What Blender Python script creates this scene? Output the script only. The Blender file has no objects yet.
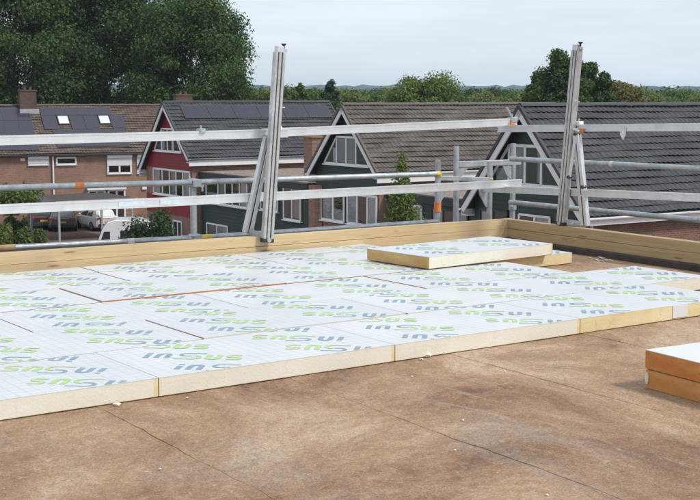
import bpy, bmesh, math, random
import numpy as np
from mathutils import Vector, Matrix

# ------------------------------------------------------------------ camera, sky, sun, exposure
scene = bpy.context.scene
COL = scene.collection
F, CX, CY, HY = 1270.0, 350.0, 250.0, 97.0        # focal length in photo pixels, image centre, horizon row
PITCH = math.atan((CY - HY) / F)
CAMZ = 9.0
cam_d = bpy.data.cameras.new('camera')
cam = bpy.data.objects.new('camera', cam_d); COL.objects.link(cam)
cam.location = (0, 0, CAMZ)
cam.rotation_euler = (math.pi / 2 - PITCH, 0, 0)
cam_d.sensor_width = 36.0; cam_d.lens = F / 700.0 * 36.0
cam_d.clip_start = 0.05; cam_d.clip_end = 20000
scene.camera = cam

ANG = math.radians(33.27)                         # direction of the roof edge and the house ridges
UX, UY = math.cos(ANG), math.sin(ANG)             # U: along the back kerb, to the right and away
VX, VY = -math.sin(ANG), math.cos(ANG)            # V: away to the left
SUN_EL = math.radians(47)
sd = Vector((0.50 * UX - 0.86 * VX, 0.50 * UY - 0.86 * VY, 0)).normalized()
to_sun = Vector((sd.x * math.cos(SUN_EL), sd.y * math.cos(SUN_EL), math.sin(SUN_EL)))
world = bpy.data.worlds.new('World'); scene.world = world; world.use_nodes = True
wn, wl = world.node_tree.nodes, world.node_tree.links
bg = wn['Background']; bg.inputs['Strength'].default_value = 0.10
sky = wn.new('ShaderNodeTexSky'); sky.sky_type = 'NISHITA'; sky.sun_disc = False
sky.sun_elevation = SUN_EL; sky.sun_rotation = math.atan2(sd.x, sd.y)
sky.air_density = 1.0; sky.dust_density = 1.5; sky.ozone_density = 1.5
wtc = wn.new('ShaderNodeTexCoord'); wmp = wn.new('ShaderNodeMapping'); wmp.inputs['Scale'].default_value = (2.2, 2.2, 13.0)
wnz = wn.new('ShaderNodeTexNoise'); wnz.inputs['Scale'].default_value = 1.6; wnz.inputs['Detail'].default_value = 5; wnz.inputs['Roughness'].default_value = 0.55
wcr = wn.new('ShaderNodeMapRange'); wcr.inputs['From Min'].default_value = 0.35; wcr.inputs['From Max'].default_value = 0.65
wcr.inputs['To Min'].default_value = 0.72; wcr.inputs['To Max'].default_value = 0.97
wmx = wn.new('ShaderNodeMix'); wmx.data_type = 'RGBA'
wl.new(wtc.outputs['Generated'], wmp.inputs['Vector']); wl.new(wmp.outputs['Vector'], wnz.inputs['Vector'])
wl.new(wnz.outputs['Fac'], wcr.inputs['Value']); wl.new(wcr.outputs['Result'], wmx.inputs['Factor'])
wl.new(sky.outputs['Color'], wmx.inputs['A'])
wmx.inputs['B'].default_value = (8.7, 9.5, 10.4, 1)          # thin bright cloud veil
wl.new(wmx.outputs['Result'], bg.inputs['Color'])
sun_d = bpy.data.lights.new('sun', 'SUN'); sun_d.energy = 2.7; sun_d.angle = math.radians(11); sun_d.color = (1.0, 0.955, 0.89)
sun = bpy.data.objects.new('sun', sun_d); COL.objects.link(sun)
sun.rotation_euler = to_sun.to_track_quat('Z', 'Y').to_euler(); sun.location = (20, -20, 60)
vs = scene.view_settings
vs.view_transform = 'Standard'; vs.look = 'None'; vs.exposure = 0.0; vs.gamma = 1.0; vs.use_curve_mapping = False
try:
    scene.cycles.transparent_max_bounces = 16; scene.cycles.volume_bounces = 1
except Exception:
    pass

RNG = random.Random(7)
# ------------------------------------------------------------------ coordinates
ROOF = 7.8                                        # roof level above the street
OU, OV = 2.10, 4.60                               # board corner that serves as origin on the roof
def RW(u, v, z=0.0):                              # roof coordinates -> world
    return Vector(((u + OU) * UX + (v + OV) * VX, (u + OU) * UY + (v + OV) * VY, ROOF + z))
def UVW(u, v, z=0.0):                             # absolute u, v -> world
    return Vector((u * UX + v * VX, u * UY + v * VY, z))
def ray(x, y):
    X = (x - CX) / F; Y = -(y - CY) / F
    c, s = math.cos(PITCH), math.sin(PITCH)
    return Vector((X, c + Y * s, -s + Y * c))
def to_roof(p):
    return Vector((p.x * UX + p.y * UY - OU, p.x * VX + p.y * VY - OV, p.z - ROOF))
def on_v(x, y, v):                                # roof coords where a pixel's ray meets the plane v = const
    r = ray(x, y); k = (v + OV) / (r.x * VX + r.y * VY); return to_roof(r * k + Vector((0, 0, CAMZ)))
def on_u(x, y, u):
    r = ray(x, y); k = (u + OU) / (r.x * UX + r.y * UY); return to_roof(r * k + Vector((0, 0, CAMZ)))
def on_z(x, y, z):
    r = ray(x, y); k = (z - CAMZ) / r.z; return r * k + Vector((0, 0, CAMZ))
def at_d(x, y, D):
    r = ray(x, y); return r * (D / r.y) + Vector((0, 0, CAMZ))

# ------------------------------------------------------------------ materials
MATS = {}
def nodes_of(m): return m.node_tree.nodes, m.node_tree.links
def base_mat(name, rough=0.8, metal=0.0, spec=0.5):
    m = bpy.data.materials.new(name); m.use_nodes = True
    b = m.node_tree.nodes['Principled BSDF']
    b.inputs['Roughness'].default_value = rough; b.inputs['Metallic'].default_value = metal
    b.inputs['Specular IOR Level'].default_value = spec
    MATS[name] = m
    return m, b
def ramp(n, stops):
    r = n.new('ShaderNodeValToRGB'); e = r.color_ramp.elements
    while len(e) < len(stops): e.new(0.5)
    for i, (p, c) in enumerate(stops):
        e[i].position = p; e[i].color = (c[0], c[1], c[2], 1)
    return r
def noise(n, l, scale, detail=4, rough=0.6, vec=None, dist=0.0):
    t = n.new('ShaderNodeTexNoise'); t.inputs['Scale'].default_value = scale; t.inputs['Detail'].default_value = detail
    t.inputs['Roughness'].default_value = rough; t.inputs['Distortion'].default_value = dist
    if vec is not None: l.new(vec, t.inputs['Vector'])
    return t
def mapping(n, l, scale=(1, 1, 1), rot=(0, 0, 0), coord='Object'):
    tc = n.new('ShaderNodeTexCoord'); mp = n.new('ShaderNodeMapping')
    mp.inputs['Scale'].default_value = scale; mp.inputs['Rotation'].default_value = rot
    l.new(tc.outputs[coord], mp.inputs['Vector']); return mp.outputs['Vector']
def mixc(n, l, fac, a, b, mode='MIX'):
    m = n.new('ShaderNodeMix'); m.data_type = 'RGBA'; m.blend_type = mode
    for k, s in (('Factor', fac), ('A', a), ('B', b)):
        if hasattr(s, 'is_linked') or hasattr(s, 'links'): l.new(s, m.inputs[k])
        elif k == 'Factor': m.inputs[k].default_value = s
        else: m.inputs[k].default_value = (s[0], s[1], s[2], 1)
    return m.outputs['Result']
def bump(n, l, b, height, strength=0.3, dist=0.01):
    bp = n.new('ShaderNodeBump'); bp.inputs['Strength'].default_value = strength; bp.inputs['Distance'].default_value = dist
    l.new(height, bp.inputs['Height']); l.new(bp.outputs['Normal'], b.inputs['Normal'])
def mrange(n, l, v, a, b, c=0.0, d=1.0):
    r = n.new('ShaderNodeMapRange'); r.inputs['From Min'].default_value = a; r.inputs['From Max'].default_value = b
    r.inputs['To Min'].default_value = c; r.inputs['To Max'].default_value = d
    l.new(v, r.inputs['Value']); return r.outputs['Result']
def mth(n, l, op, a, b=None):
    m = n.new('ShaderNodeMath'); m.operation = op
    for i, s in enumerate((a, b)):
        if s is None: continue
        if hasattr(s, 'links'): l.new(s, m.inputs[i])
        else: m.inputs[i].default_value = s
    return m.outputs[0]

def speckle_mat(name, c1, c2, scale=3.0, rough=0.8, metal=0.0, bumps=0.0, stretch=(1, 1, 1), spec=0.5, fine=None):
    m, b = base_mat(name, rough, metal, spec); n, l = nodes_of(m)
    v = mapping(n, l, stretch)
    t = noise(n, l, scale, 6, 0.65, v)
    r = ramp(n, [(0.3, c1), (0.7, c2)]); l.new(t.outputs['Fac'], r.inputs['Fac'])
    l.new(r.outputs['Color'], b.inputs['Base Color'])
    if bumps:
        t2 = noise(n, l, fine or scale * 6, 4, 0.7, v); bump(n, l, b, t2.outputs['Fac'], bumps, 0.01)
    return m
def brick_mat(name, c1, c2, mortar):
    m, b = base_mat(name, 0.9, 0, 0.2); n, l = nodes_of(m)
    g = n.new('ShaderNodeNewGeometry')
    vo = mapping(n, l)
    # walls run along x or y: use x + y as the running coordinate
    sx = n.new('ShaderNodeSeparateXYZ'); l.new(vo, sx.inputs[0])
    run = mth(n, l, 'ADD', sx.outputs['X'], sx.outputs['Y'])
    cb = n.new('ShaderNodeCombineXYZ'); l.new(run, cb.inputs['X']); l.new(sx.outputs['Z'], cb.inputs['Y'])
    bt = n.new('ShaderNodeTexBrick'); l.new(cb.outputs[0], bt.inputs['Vector'])
    bt.inputs['Color1'].default_value = (*c1, 1); bt.inputs['Color2'].default_value = (*c2, 1); bt.inputs['Mortar'].default_value = (*mortar, 1)
    bt.inputs['Scale'].default_value = 1.0; bt.inputs['Brick Width'].default_value = 0.22; bt.inputs['Row Height'].default_value = 0.068
    bt.inputs['Mortar Size'].default_value = 0.008; bt.inputs['Bias'].default_value = 0.0
    t = noise(n, l, 0.8, 4, 0.6, vo)
    r = ramp(n, [(0.3, (0.75, 0.74, 0.74)), (0.7, (1.15, 1.1, 1.05))]); l.new(t.outputs['Fac'], r.inputs['Fac'])
    l.new(mixc(n, l, 1.0, bt.outputs['Color'], r.outputs['Color'], 'MULTIPLY'), b.inputs['Base Color'])
    return m
def tile_mat(name, c1, c2, c3, lichen=None):
    m, b = base_mat(name, 0.75, 0, 0.3); n, l = nodes_of(m)
    uvn = n.new('ShaderNodeUVMap'); uvn.uv_map = 'UVMap'
    fl = n.new('ShaderNodeVectorMath'); fl.operation = 'FLOOR'; l.new(uvn.outputs['UV'], fl.inputs[0])
    wnn = n.new('ShaderNodeTexWhiteNoise'); wnn.noise_dimensions = '2D'; l.new(fl.outputs[0], wnn.inputs['Vector'])
    r = ramp(n, [(0.0, c1), (0.55, c2), (1.0, c3)]); l.new(wnn.outputs['Value'], r.inputs['Fac'])
    col = r.outputs['Color']
    t = noise(n, l, 0.9, 5, 0.7, mapping(n, l))
    r2 = ramp(n, [(0.3, (0.7, 0.7, 0.7)), (0.7, (1.2, 1.2, 1.2))]); l.new(t.outputs['Fac'], r2.inputs['Fac'])
    col = mixc(n, l, 1.0, col, r2.outputs['Color'], 'MULTIPLY')
    if lichen:
        t3 = noise(n, l, 5.0, 4, 0.7, mapping(n, l))
        col = mixc(n, l, mrange(n, l, t3.outputs['Fac'], 0.60, 0.72, 0, 0.7), col, lichen)
    l.new(col, b.inputs['Base Color'])
    return m
def leaf_mat(name, c1, c2, c3, trans=0.25):
    m = bpy.data.materials.new(name); m.use_nodes = True; n, l = nodes_of(m); MATS[name] = m
    b = n['Principled BSDF']; b.inputs['Roughness'].default_value = 0.75; b.inputs['Specular IOR Level'].default_value = 0.25
    g = n.new('ShaderNodeNewGeometry')
    r = ramp(n, [(0.0, c1), (0.5, c2), (1.0, c3)]); l.new(g.outputs['Random Per Island'], r.inputs['Fac'])
    l.new(r.outputs['Color'], b.inputs['Base Color'])
    tr = n.new('ShaderNodeBsdfTranslucent'); l.new(r.outputs['Color'], tr.inputs['Color'])
    mx = n.new('ShaderNodeMixShader'); mx.inputs[0].default_value = trans
    l.new(b.outputs[0], mx.inputs[1]); l.new(tr.outputs[0], mx.inputs[2]); l.new(mx.outputs[0], n['Material Output'].inputs['Surface'])
    return m
def glass_mat(name, tint, k=0.30):
    m = bpy.data.materials.new(name); m.use_nodes = True; n, l = nodes_of(m); MATS[name] = m
    n.remove(n['Principled BSDF'])
    gl = n.new('ShaderNodeBsdfGlossy'); gl.inputs['Roughness'].default_value = 0.03; gl.inputs['Color'].default_value = (0.9, 0.93, 0.95, 1)
    tp = n.new('ShaderNodeBsdfTransparent'); tp.inputs['Color'].default_value = (*tint, 1)
    fr = n.new('ShaderNodeFresnel'); fr.inputs['IOR'].default_value = 1.6
    mx = n.new('ShaderNodeMixShader'); l.new(mth(n, l, 'MULTIPLY_ADD', fr.outputs[0], 1.0), mx.inputs[0])
    n_ma = mx.inputs[0].links[0].from_node; n_ma.inputs[2].default_value = k * 0.3
    l.new(tp.outputs[0], mx.inputs[1]); l.new(gl.outputs[0], mx.inputs[2]); l.new(mx.outputs[0], n['Material Output'].inputs['Surface'])
    return m

# --- timber
def wood_mat(name, c1, c2, c3, axis):
    m, b = base_mat(name, 0.75, 0, 0.25); n, l = nodes_of(m)
    st = [7.0, 7.0, 30.0]; st[axis] = 0.9
    v = mapping(n, l, tuple(st))
    t = noise(n, l, 1.6, 6, 0.6, v, 1.2)
    r = ramp(n, [(0.25, c1), (0.5, c2), (0.75, c3)]); l.new(t.outputs['Fac'], r.inputs['Fac'])
    sk = [9.0, 9.0, 16.0]; sk[axis] = 2.6
    vo = n.new('ShaderNodeTexVoronoi'); vo.inputs['Scale'].default_value = 1.0; l.new(mapping(n, l, tuple(sk)), vo.inputs['Vector'])
    kn = mrange(n, l, vo.outputs['Distance'], 0.07, 0.16, 0.8, 0)
    col = mixc(n, l, kn, r.outputs['Color'], (0.20, 0.10, 0.04))
    t2 = noise(n, l, 2.2, 3, 0.6, mapping(n, l))
    col = mixc(n, l, mrange(n, l, t2.outputs['Fac'], 0.5, 0.8, 0, 0.35), col, (0.30, 0.23, 0.15))
    l.new(col, b.inputs['Base Color']); bump(n, l, b, t.outputs['Fac'], 0.25, 0.004)
    return m
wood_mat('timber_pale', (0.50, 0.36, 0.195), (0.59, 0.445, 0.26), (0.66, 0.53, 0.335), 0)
wood_mat('timber_shaded', (0.36, 0.25, 0.135), (0.45, 0.32, 0.18), (0.53, 0.40, 0.24), 1)  # same timber for the kerb turned from the sun, its shade mixed into the colour

# --- bitumen felt under brown dust
def felt_mat():
    m, b = base_mat('bitumen_felt', 0.92, 0, 0.15); n, l = nodes_of(m)
    v = mapping(n, l)
    t1 = noise(n, l, 1.0, 9, 0.70, v, 0.9)
    r1 = ramp(n, [(0.34, (0.20, 0.118, 0.074)), (0.45, (0.345, 0.220, 0.140)), (0.54, (0.43, 0.290, 0.188)), (0.64, (0.55, 0.41, 0.29))])
    l.new(t1.outputs['Fac'], r1.inputs['Fac'])
    t2 = noise(n, l, 1.7, 8, 0.70, mapping(n, l, (1, 0.45, 1), (0, 0, 0.6)), 1.1)          # grey washed patches
    col = mixc(n, l, mrange(n, l, t2.outputs['Fac'], 0.53, 0.67, 0, 0.50), r1.outputs['Color'], (0.34, 0.285, 0.245))
    t3 = noise(n, l, 6.0, 9, 0.76, mapping(n, l, (1, 0.20, 1), (0, 0, -0.5)), 1.8)         # scuffs
    col = mixc(n, l, mrange(n, l, t3.outputs['Fac'], 0.55, 0.70, 0, 0.65), col, (0.53, 0.43, 0.335))
    t8 = noise(n, l, 9.0, 9, 0.78, mapping(n, l, (0.3, 1, 1), (0, 0, 0.25)), 1.2)
    col = mixc(n, l, mrange(n, l, t8.outputs['Fac'], 0.57, 0.70, 0, 0.35), col, (0.20, 0.13, 0.088))
    t4 = noise(n, l, 34.0, 8, 0.80, v)
    r4 = ramp(n, [(0.34, (0.72, 0.70, 0.69)), (0.66, (1.22, 1.22, 1.22))]); l.new(t4.outputs['Fac'], r4.inputs['Fac'])
    col = mixc(n, l, 0.85, col, r4.outputs['Color'], 'MULTIPLY')
    t6 = noise(n, l, 4.5, 6, 0.8, mapping(n, l, (1, 1, 1), (0, 0, 0.3)), 2.5)              # dark stains
    col = mixc(n, l, mrange(n, l, t6.outputs['Fac'], 0.60, 0.72, 0, 0.40), col, (0.13, 0.09, 0.068))
    t9 = noise(n, l, 120.0, 4, 0.8, v)
    r9 = ramp(n, [(0.36, (0.62, 0.61, 0.60)), (0.64, (1.36, 1.36, 1.36))]); l.new(t9.outputs['Fac'], r9.inputs['Fac'])
    col = mixc(n, l, 0.8, col, r9.outputs['Color'], 'MULTIPLY')
    t10 = noise(n, l, 13.0, 9, 0.82, v, 3.0)
    col = mixc(n, l, mrange(n, l, t10.outputs['Fac'], 0.54, 0.62, 0, 0.45), col, (0.19, 0.132, 0.098))
    t11 = noise(n, l, 11.0, 9, 0.82, mapping(n, l, (1, 1, 1), (0, 0, 1.3)), 3.0)
    col = mixc(n, l, mrange(n, l, t11.outputs['Fac'], 0.555, 0.64, 0, 0.55), col, (0.54, 0.46, 0.375))
    vo = n.new('ShaderNodeTexVoronoi'); vo.inputs['Scale'].default_value = 9.0; l.new(v, vo.inputs['Vector'])
    sp = n.new('ShaderNodeTexWhiteNoise'); sp.noise_dimensions = '3D'; l.new(vo.outputs['Color'], sp.inputs['Vector'])
    dot = mth(n, l, 'MULTIPLY', mth(n, l, 'LESS_THAN', vo.outputs['Distance'], 0.035), mth(n, l, 'GREATER_THAN', sp.outputs['Value'], 0.72))
    col = mixc(n, l, mth(n, l, 'MULTIPLY', dot, 0.8), col, (0.66, 0.62, 0.55))
    l.new(col, b.inputs['Base Color'])
    t5 = noise(n, l, 160.0, 3, 0.7, v); hh = mth(n, l, 'ADD', t5.outputs['Fac'], mth(n, l, 'MULTIPLY', t4.outputs['Fac'], 2.0))
    bump(n, l, b, hh, 0.7, 0.005)
felt_mat()
speckle_mat('upstand_felt', (0.035, 0.028, 0.025), (0.085, 0.066, 0.055), 9, 0.85, 0, 0.3)

# --- insulation board facing with its printed grid
def film_mat():
    m, b = base_mat('white_facing', 0.42, 0, 0.5); n, l = nodes_of(m)
    v = mapping(n, l); s = n.new('ShaderNodeSeparateXYZ'); l.new(v, s.inputs[0])
    lines = None
    for ax, per in (('X', 0.05), ('Y', 0.05)):
        fr = mth(n, l, 'FRACT', mth(n, l, 'MULTIPLY', s.outputs[ax], 1.0 / per))
        d = mth(n, l, 'ABSOLUTE', mth(n, l, 'SUBTRACT', fr, 0.5))
        ln = mth(n, l, 'LESS_THAN', d, 0.028)
        lines = ln if lines is None else mth(n, l, 'MAXIMUM', lines, ln)
    t = noise(n, l, 2.0, 6, 0.65, mapping(n, l, (1, 1, 1), (0, 0, 0), 'Object'))
    r = ramp(n, [(0.35, (0.60, 0.615, 0.62)), (0.65, (0.67, 0.68, 0.68))]); l.new(t.outputs['Fac'], r.inputs['Fac'])
    oi = n.new('ShaderNodeObjectInfo')
    col = mixc(n, l, mrange(n, l, oi.outputs['Random'], 0, 1, 0.0, 0.45), r.outputs['Color'], (0.53, 0.565, 0.59))
    t7 = noise(n, l, 5.0, 7, 0.75, mapping(n, l, (1, 1, 1), (0, 0, 0.4)), 2.0)
    col = mixc(n, l, mrange(n, l, t7.outputs['Fac'], 0.62, 0.78, 0, 0.35), col, (0.50, 0.44, 0.38))
    col = mixc(n, l, mth(n, l, 'MULTIPLY', lines, 0.8), col, (0.40, 0.45, 0.50))
    l.new(col, b.inputs['Base Color'])
    t2 = noise(n, l, 9.0, 5, 0.6, v, 1.5); bump(n, l, b, t2.outputs['Fac'], 0.22, 0.012); l.new(mrange(n, l, t7.outputs['Fac'], 0.3, 0.7, 0.30, 0.55), b.inputs['Roughness'])
film_mat()
speckle_mat('plain_facing', (0.63, 0.64, 0.65), (0.70, 0.71, 0.71), 2.5, 0.4, 0, 0.1)
def foam_mat(name, c1, c2, c3, stain):
    m, b = base_mat(name, 0.85, 0, 0.2); n, l = nodes_of(m)
    t = noise(n, l, 2.6, 6, 0.65, mapping(n, l, (1, 1, 3)))
    r = ramp(n, [(0.3, c1), (0.52, c2), (0.74, c3)]); l.new(t.outputs['Fac'], r.inputs['Fac'])
    t2 = noise(n, l, 14.0, 5, 0.7, mapping(n, l), 1.0)
    col = mixc(n, l, mrange(n, l, t2.outputs['Fac'], 0.58, 0.75, 0, 0.6), r.outputs['Color'], stain)
    l.new(col, b.inputs['Base Color'])
    t3 = noise(n, l, 90.0, 3, 0.7, mapping(n, l)); bump(n, l, b, t3.outputs['Fac'], 0.35, 0.004)
foam_mat('foam_cream', (0.66, 0.615, 0.49), (0.71, 0.675, 0.575), (0.735, 0.71, 0.64), (0.62, 0.56, 0.43))
foam_mat('foam_yellow', (0.62, 0.49, 0.26), (0.69, 0.57, 0.34), (0.73, 0.65, 0.45), (0.50, 0.34, 0.13))
foam_mat('foam_tan', (0.50, 0.29, 0.11), (0.58, 0.37, 0.16), (0.64, 0.46, 0.24), (0.38, 0.20, 0.07))
foam_mat('foam_orange', (0.44, 0.145, 0.035), (0.54, 0.205, 0.055), (0.62, 0.32, 0.12), (0.36, 0.13, 0.035))
foam_mat('foam_rust', (0.46, 0.185, 0.055), (0.55, 0.245, 0.08), (0.61, 0.34, 0.14), (0.36, 0.16, 0.05))
speckle_mat('foam_cut', (0.74, 0.68, 0.52), (0.80, 0.77, 0.68), 12, 0.9, 0, 0.4)
speckle_mat('ink_slate', (0.17, 0.26, 0.33), (0.27, 0.37, 0.43), 30, 0.45)
speckle_mat('ink_green', (0.36, 0.54, 0.18), (0.46, 0.61, 0.31), 30, 0.45)
speckle_mat('foam_crumb', (0.70, 0.67, 0.58), (0.82, 0.80, 0.74), 20, 0.95, 0, 0.3)

# --- metals
def metal_mat(name, c1, c2, rough, scale=8, metal=0.75, stretch=(1, 1, 1)):
    m, b = base_mat(name, rough, metal); n, l = nodes_of(m)
    t = noise(n, l, scale, 7, 0.7, mapping(n, l, stretch))
    r = ramp(n, [(0.3, c1), (0.7, c2)]); l.new(t.outputs['Fac'], r.inputs['Fac']); l.new(r.outputs['Color'], b.inputs['Base Color'])
    l.new(mrange(n, l, t.outputs['Fac'], 0.3, 0.7, rough + 0.12, rough - 0.05), b.inputs['Roughness'])
metal_mat('aluminium', (0.60, 0.61, 0.62), (0.84, 0.84, 0.85), 0.40, 7, 0.6)
metal_mat('aluminium_worn', (0.42, 0.41, 0.40), (0.74, 0.73, 0.72), 0.42, 9, 0.75)
metal_mat('galvanised', (0.32, 0.35, 0.37), (0.56, 0.59, 0.61), 0.45, 14, 0.6)
speckle_mat('groove_black', (0.03, 0.03, 0.032), (0.07, 0.07, 0.07), 10, 0.7)
speckle_mat('black_plastic', (0.02, 0.02, 0.022), (0.05, 0.05, 0.05), 20, 0.5)
speckle_mat('orange_tape', (0.62, 0.17, 0.05), (0.72, 0.26, 0.08), 20, 0.6)
speckle_mat('rust_tape', (0.45, 0.22, 0.09), (0.50, 0.42, 0.24), 9, 0.7)
speckle_mat('yellow_tape', (0.60, 0.40, 0.06), (0.70, 0.52, 0.14), 20, 0.6)
speckle_mat('paper_tape', (0.62, 0.58, 0.50), (0.74, 0.72, 0.66), 20, 0.8)
speckle_mat('blue_sticker', (0.50, 0.60, 0.65), (0.68, 0.72, 0.74), 30, 0.6)

# --- houses and street
brick_mat('brick_brown', (0.30, 0.165, 0.115), (0.23, 0.125, 0.09), (0.30, 0.26, 0.22))
brick_mat('brick_chimney', (0.13, 0.08, 0.065), (0.10, 0.06, 0.05), (0.13, 0.115, 0.10))
brick_mat('brick_dark', (0.22, 0.12, 0.09), (0.16, 0.085, 0.065), (0.22, 0.19, 0.17))
tile_mat('tiles_brown', (0.115, 0.082, 0.066), (0.14, 0.10, 0.082), (0.165, 0.12, 0.10))
tile_mat('tiles_charcoal', (0.062, 0.064, 0.070), (0.069, 0.071, 0.078), (0.077, 0.079, 0.086))
tile_mat('tiles_umber', (0.108, 0.090, 0.080), (0.122, 0.102, 0.092), (0.138, 0.116, 0.105), (0.20, 0.16, 0.12))
speckle_mat('siding_green', (0.016, 0.032, 0.026), (0.025, 0.046, 0.038), 2.5, 0.6)
speckle_mat('siding_red', (0.19, 0.010, 0.018), (0.24, 0.014, 0.024), 2.5, 0.6)
speckle_mat('cream_paint', (0.55, 0.53, 0.48), (0.64, 0.62, 0.57), 2.0, 0.5)
speckle_mat('white_paint', (0.68, 0.69, 0.70), (0.78, 0.79, 0.80), 2.0, 0.5)
speckle_mat('roller_shutter', (0.66, 0.67, 0.70), (0.74, 0.75, 0.78), 1.0, 0.5)
speckle_mat('dark_fascia', (0.022, 0.028, 0.028), (0.04, 0.047, 0.047), 2, 0.6)
speckle_mat('zinc_gutter', (0.10, 0.11, 0.12), (0.17, 0.18, 0.19), 4, 0.5)
speckle_mat('gravel', (0.09, 0.07, 0.055), (0.40, 0.32, 0.26), 5.0, 0.95, 0, 0.6)
speckle_mat('lead_flashing', (0.30, 0.31, 0.33), (0.42, 0.43, 0.45), 5, 0.6)
speckle_mat('terracotta', (0.26, 0.10, 0.05), (0.36, 0.16, 0.08), 6, 0.8)
speckle_mat('curtain_grey', (0.48, 0.46, 0.50), (0.62, 0.60, 0.64), 3, 0.95)
speckle_mat('curtain_white', (0.68, 0.69, 0.70), (0.80, 0.81, 0.82), 3, 0.95)
speckle_mat('unlit_room_tone', (0.015, 0.016, 0.018), (0.03, 0.03, 0.033), 2, 0.9)
glass_mat('window_glass', (0.85, 0.9, 0.9), 0.5)
def solar_mat():
    m, b = base_mat('solar_cells', 0.16, 0, 0.5); n, l = nodes_of(m)
    v = mapping(n, l); bt = n.new('ShaderNodeTexBrick'); bt.offset = 0; l.new(v, bt.inputs['Vector'])
    bt.inputs['Color1'].default_value = (0.035, 0.034, 0.05, 1); bt.inputs['Color2'].default_value = (0.042, 0.04, 0.056, 1); bt.inputs['Mortar'].default_value = (0.10, 0.10, 0.12, 1)
    bt.inputs['Scale'].default_value = 1; bt.inputs['Brick Width'].default_value = 0.16; bt.inputs['Row Height'].default_value = 0.16; bt.inputs['Mortar Size'].default_value = 0.004
    l.new(bt.outputs['Color'], b.inputs['Base Color'])
solar_mat()
speckle_mat('panel_frame', (0.05, 0.05, 0.055), (0.09, 0.09, 0.095), 5, 0.5)
speckle_mat('skylight_glass', (0.55, 0.60, 0.64), (0.70, 0.74, 0.77), 1.5, 0.15)
def paving_mat():
    m, b = base_mat('street_paving', 0.9, 0, 0.2); n, l = nodes_of(m); v = mapping(n, l)
    bt = n.new('ShaderNodeTexBrick'); l.new(v, bt.inputs['Vector'])
    bt.inputs['Color1'].default_value = (0.23, 0.155, 0.13, 1); bt.inputs['Color2'].default_value = (0.18, 0.12, 0.10, 1); bt.inputs['Mortar'].default_value = (0.12, 0.10, 0.09, 1)
    bt.inputs['Scale'].default_value = 1; bt.inputs['Brick Width'].default_value = 0.21; bt.inputs['Row Height'].default_value = 0.105; bt.inputs['Mortar Size'].default_value = 0.006
    t = noise(n, l, 0.35, 6, 0.65, v); r = ramp(n, [(0.3, (0.75, 0.75, 0.75)), (0.7, (1.3, 1.25, 1.2))]); l.new(t.outputs['Fac'], r.inputs['Fac'])
    l.new(mixc(n, l, 1.0, bt.outputs['Color'], r.outputs['Color'], 'MULTIPLY'), b.inputs['Base Color'])
paving_mat()
speckle_mat('meadow', (0.055, 0.065, 0.04), (0.085, 0.095, 0.06), 0.02, 0.95, 0, 0.3)
speckle_mat('hill_forest', (0.024, 0.042, 0.034), (0.042, 0.066, 0.048), 0.02, 0.95, 0, 0)
speckle_mat('bark', (0.06, 0.045, 0.033), (0.12, 0.095, 0.07), 4, 0.95, 0, 0.5)
leaf_mat('leaves_oak', (0.030, 0.060, 0.019), (0.066, 0.112, 0.033), (0.12, 0.175, 0.053))
leaf_mat('leaves_dark', (0.020, 0.046, 0.018), (0.042, 0.078, 0.029), (0.075, 0.12, 0.042))
leaf_mat('leaves_mid', (0.062, 0.105, 0.027), (0.11, 0.165, 0.043), (0.165, 0.225, 0.066))
leaf_mat('leaves_bright', (0.085, 0.135, 0.030), (0.14, 0.20, 0.047), (0.20, 0.26, 0.07))
leaf_mat('leaves_light', (0.10, 0.14, 0.032), (0.16, 0.205, 0.052), (0.23, 0.26, 0.08))
leaf_mat('leaves_autumn', (0.10, 0.115, 0.03), (0.17, 0.175, 0.05), (0.25, 0.16, 0.07))
leaf_mat('leaves_red', (0.05, 0.05, 0.022), (0.065, 0.095, 0.03), (0.20, 0.055, 0.035))
speckle_mat('tyre', (0.015, 0.015, 0.015), (0.03, 0.03, 0.03), 8, 0.85)
def paint_mat(name, c):
    m, b = base_mat(name, 0.28, 0.0); n, l = nodes_of(m)
    t = noise(n, l, 2.0, 4, 0.6, mapping(n, l)); r = ramp(n, [(0.3, [x * 0.9 for x in c]), (0.7, c)]); l.new(t.outputs['Fac'], r.inputs['Fac'])
    l.new(r.outputs['Color'], b.inputs['Base Color']); b.inputs['Coat Weight'].default_value = 0.6; b.inputs['Coat Roughness'].default_value = 0.05
paint_mat('car_white', (0.74, 0.75, 0.76)); paint_mat('car_grey', (0.10, 0.105, 0.115)); paint_mat('car_black', (0.03, 0.03, 0.034))
speckle_mat('car_glass', (0.02, 0.024, 0.028), (0.04, 0.045, 0.05), 2, 0.06)
speckle_mat('tail_red', (0.40, 0.015, 0.02), (0.5, 0.03, 0.03), 5, 0.2)
speckle_mat('plate_yellow', (0.68, 0.42, 0.03), (0.74, 0.48, 0.05), 5, 0.4)
metal_mat('rim_silver', (0.45, 0.45, 0.46), (0.62, 0.62, 0.63), 0.3, 8, 0.8)

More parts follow.
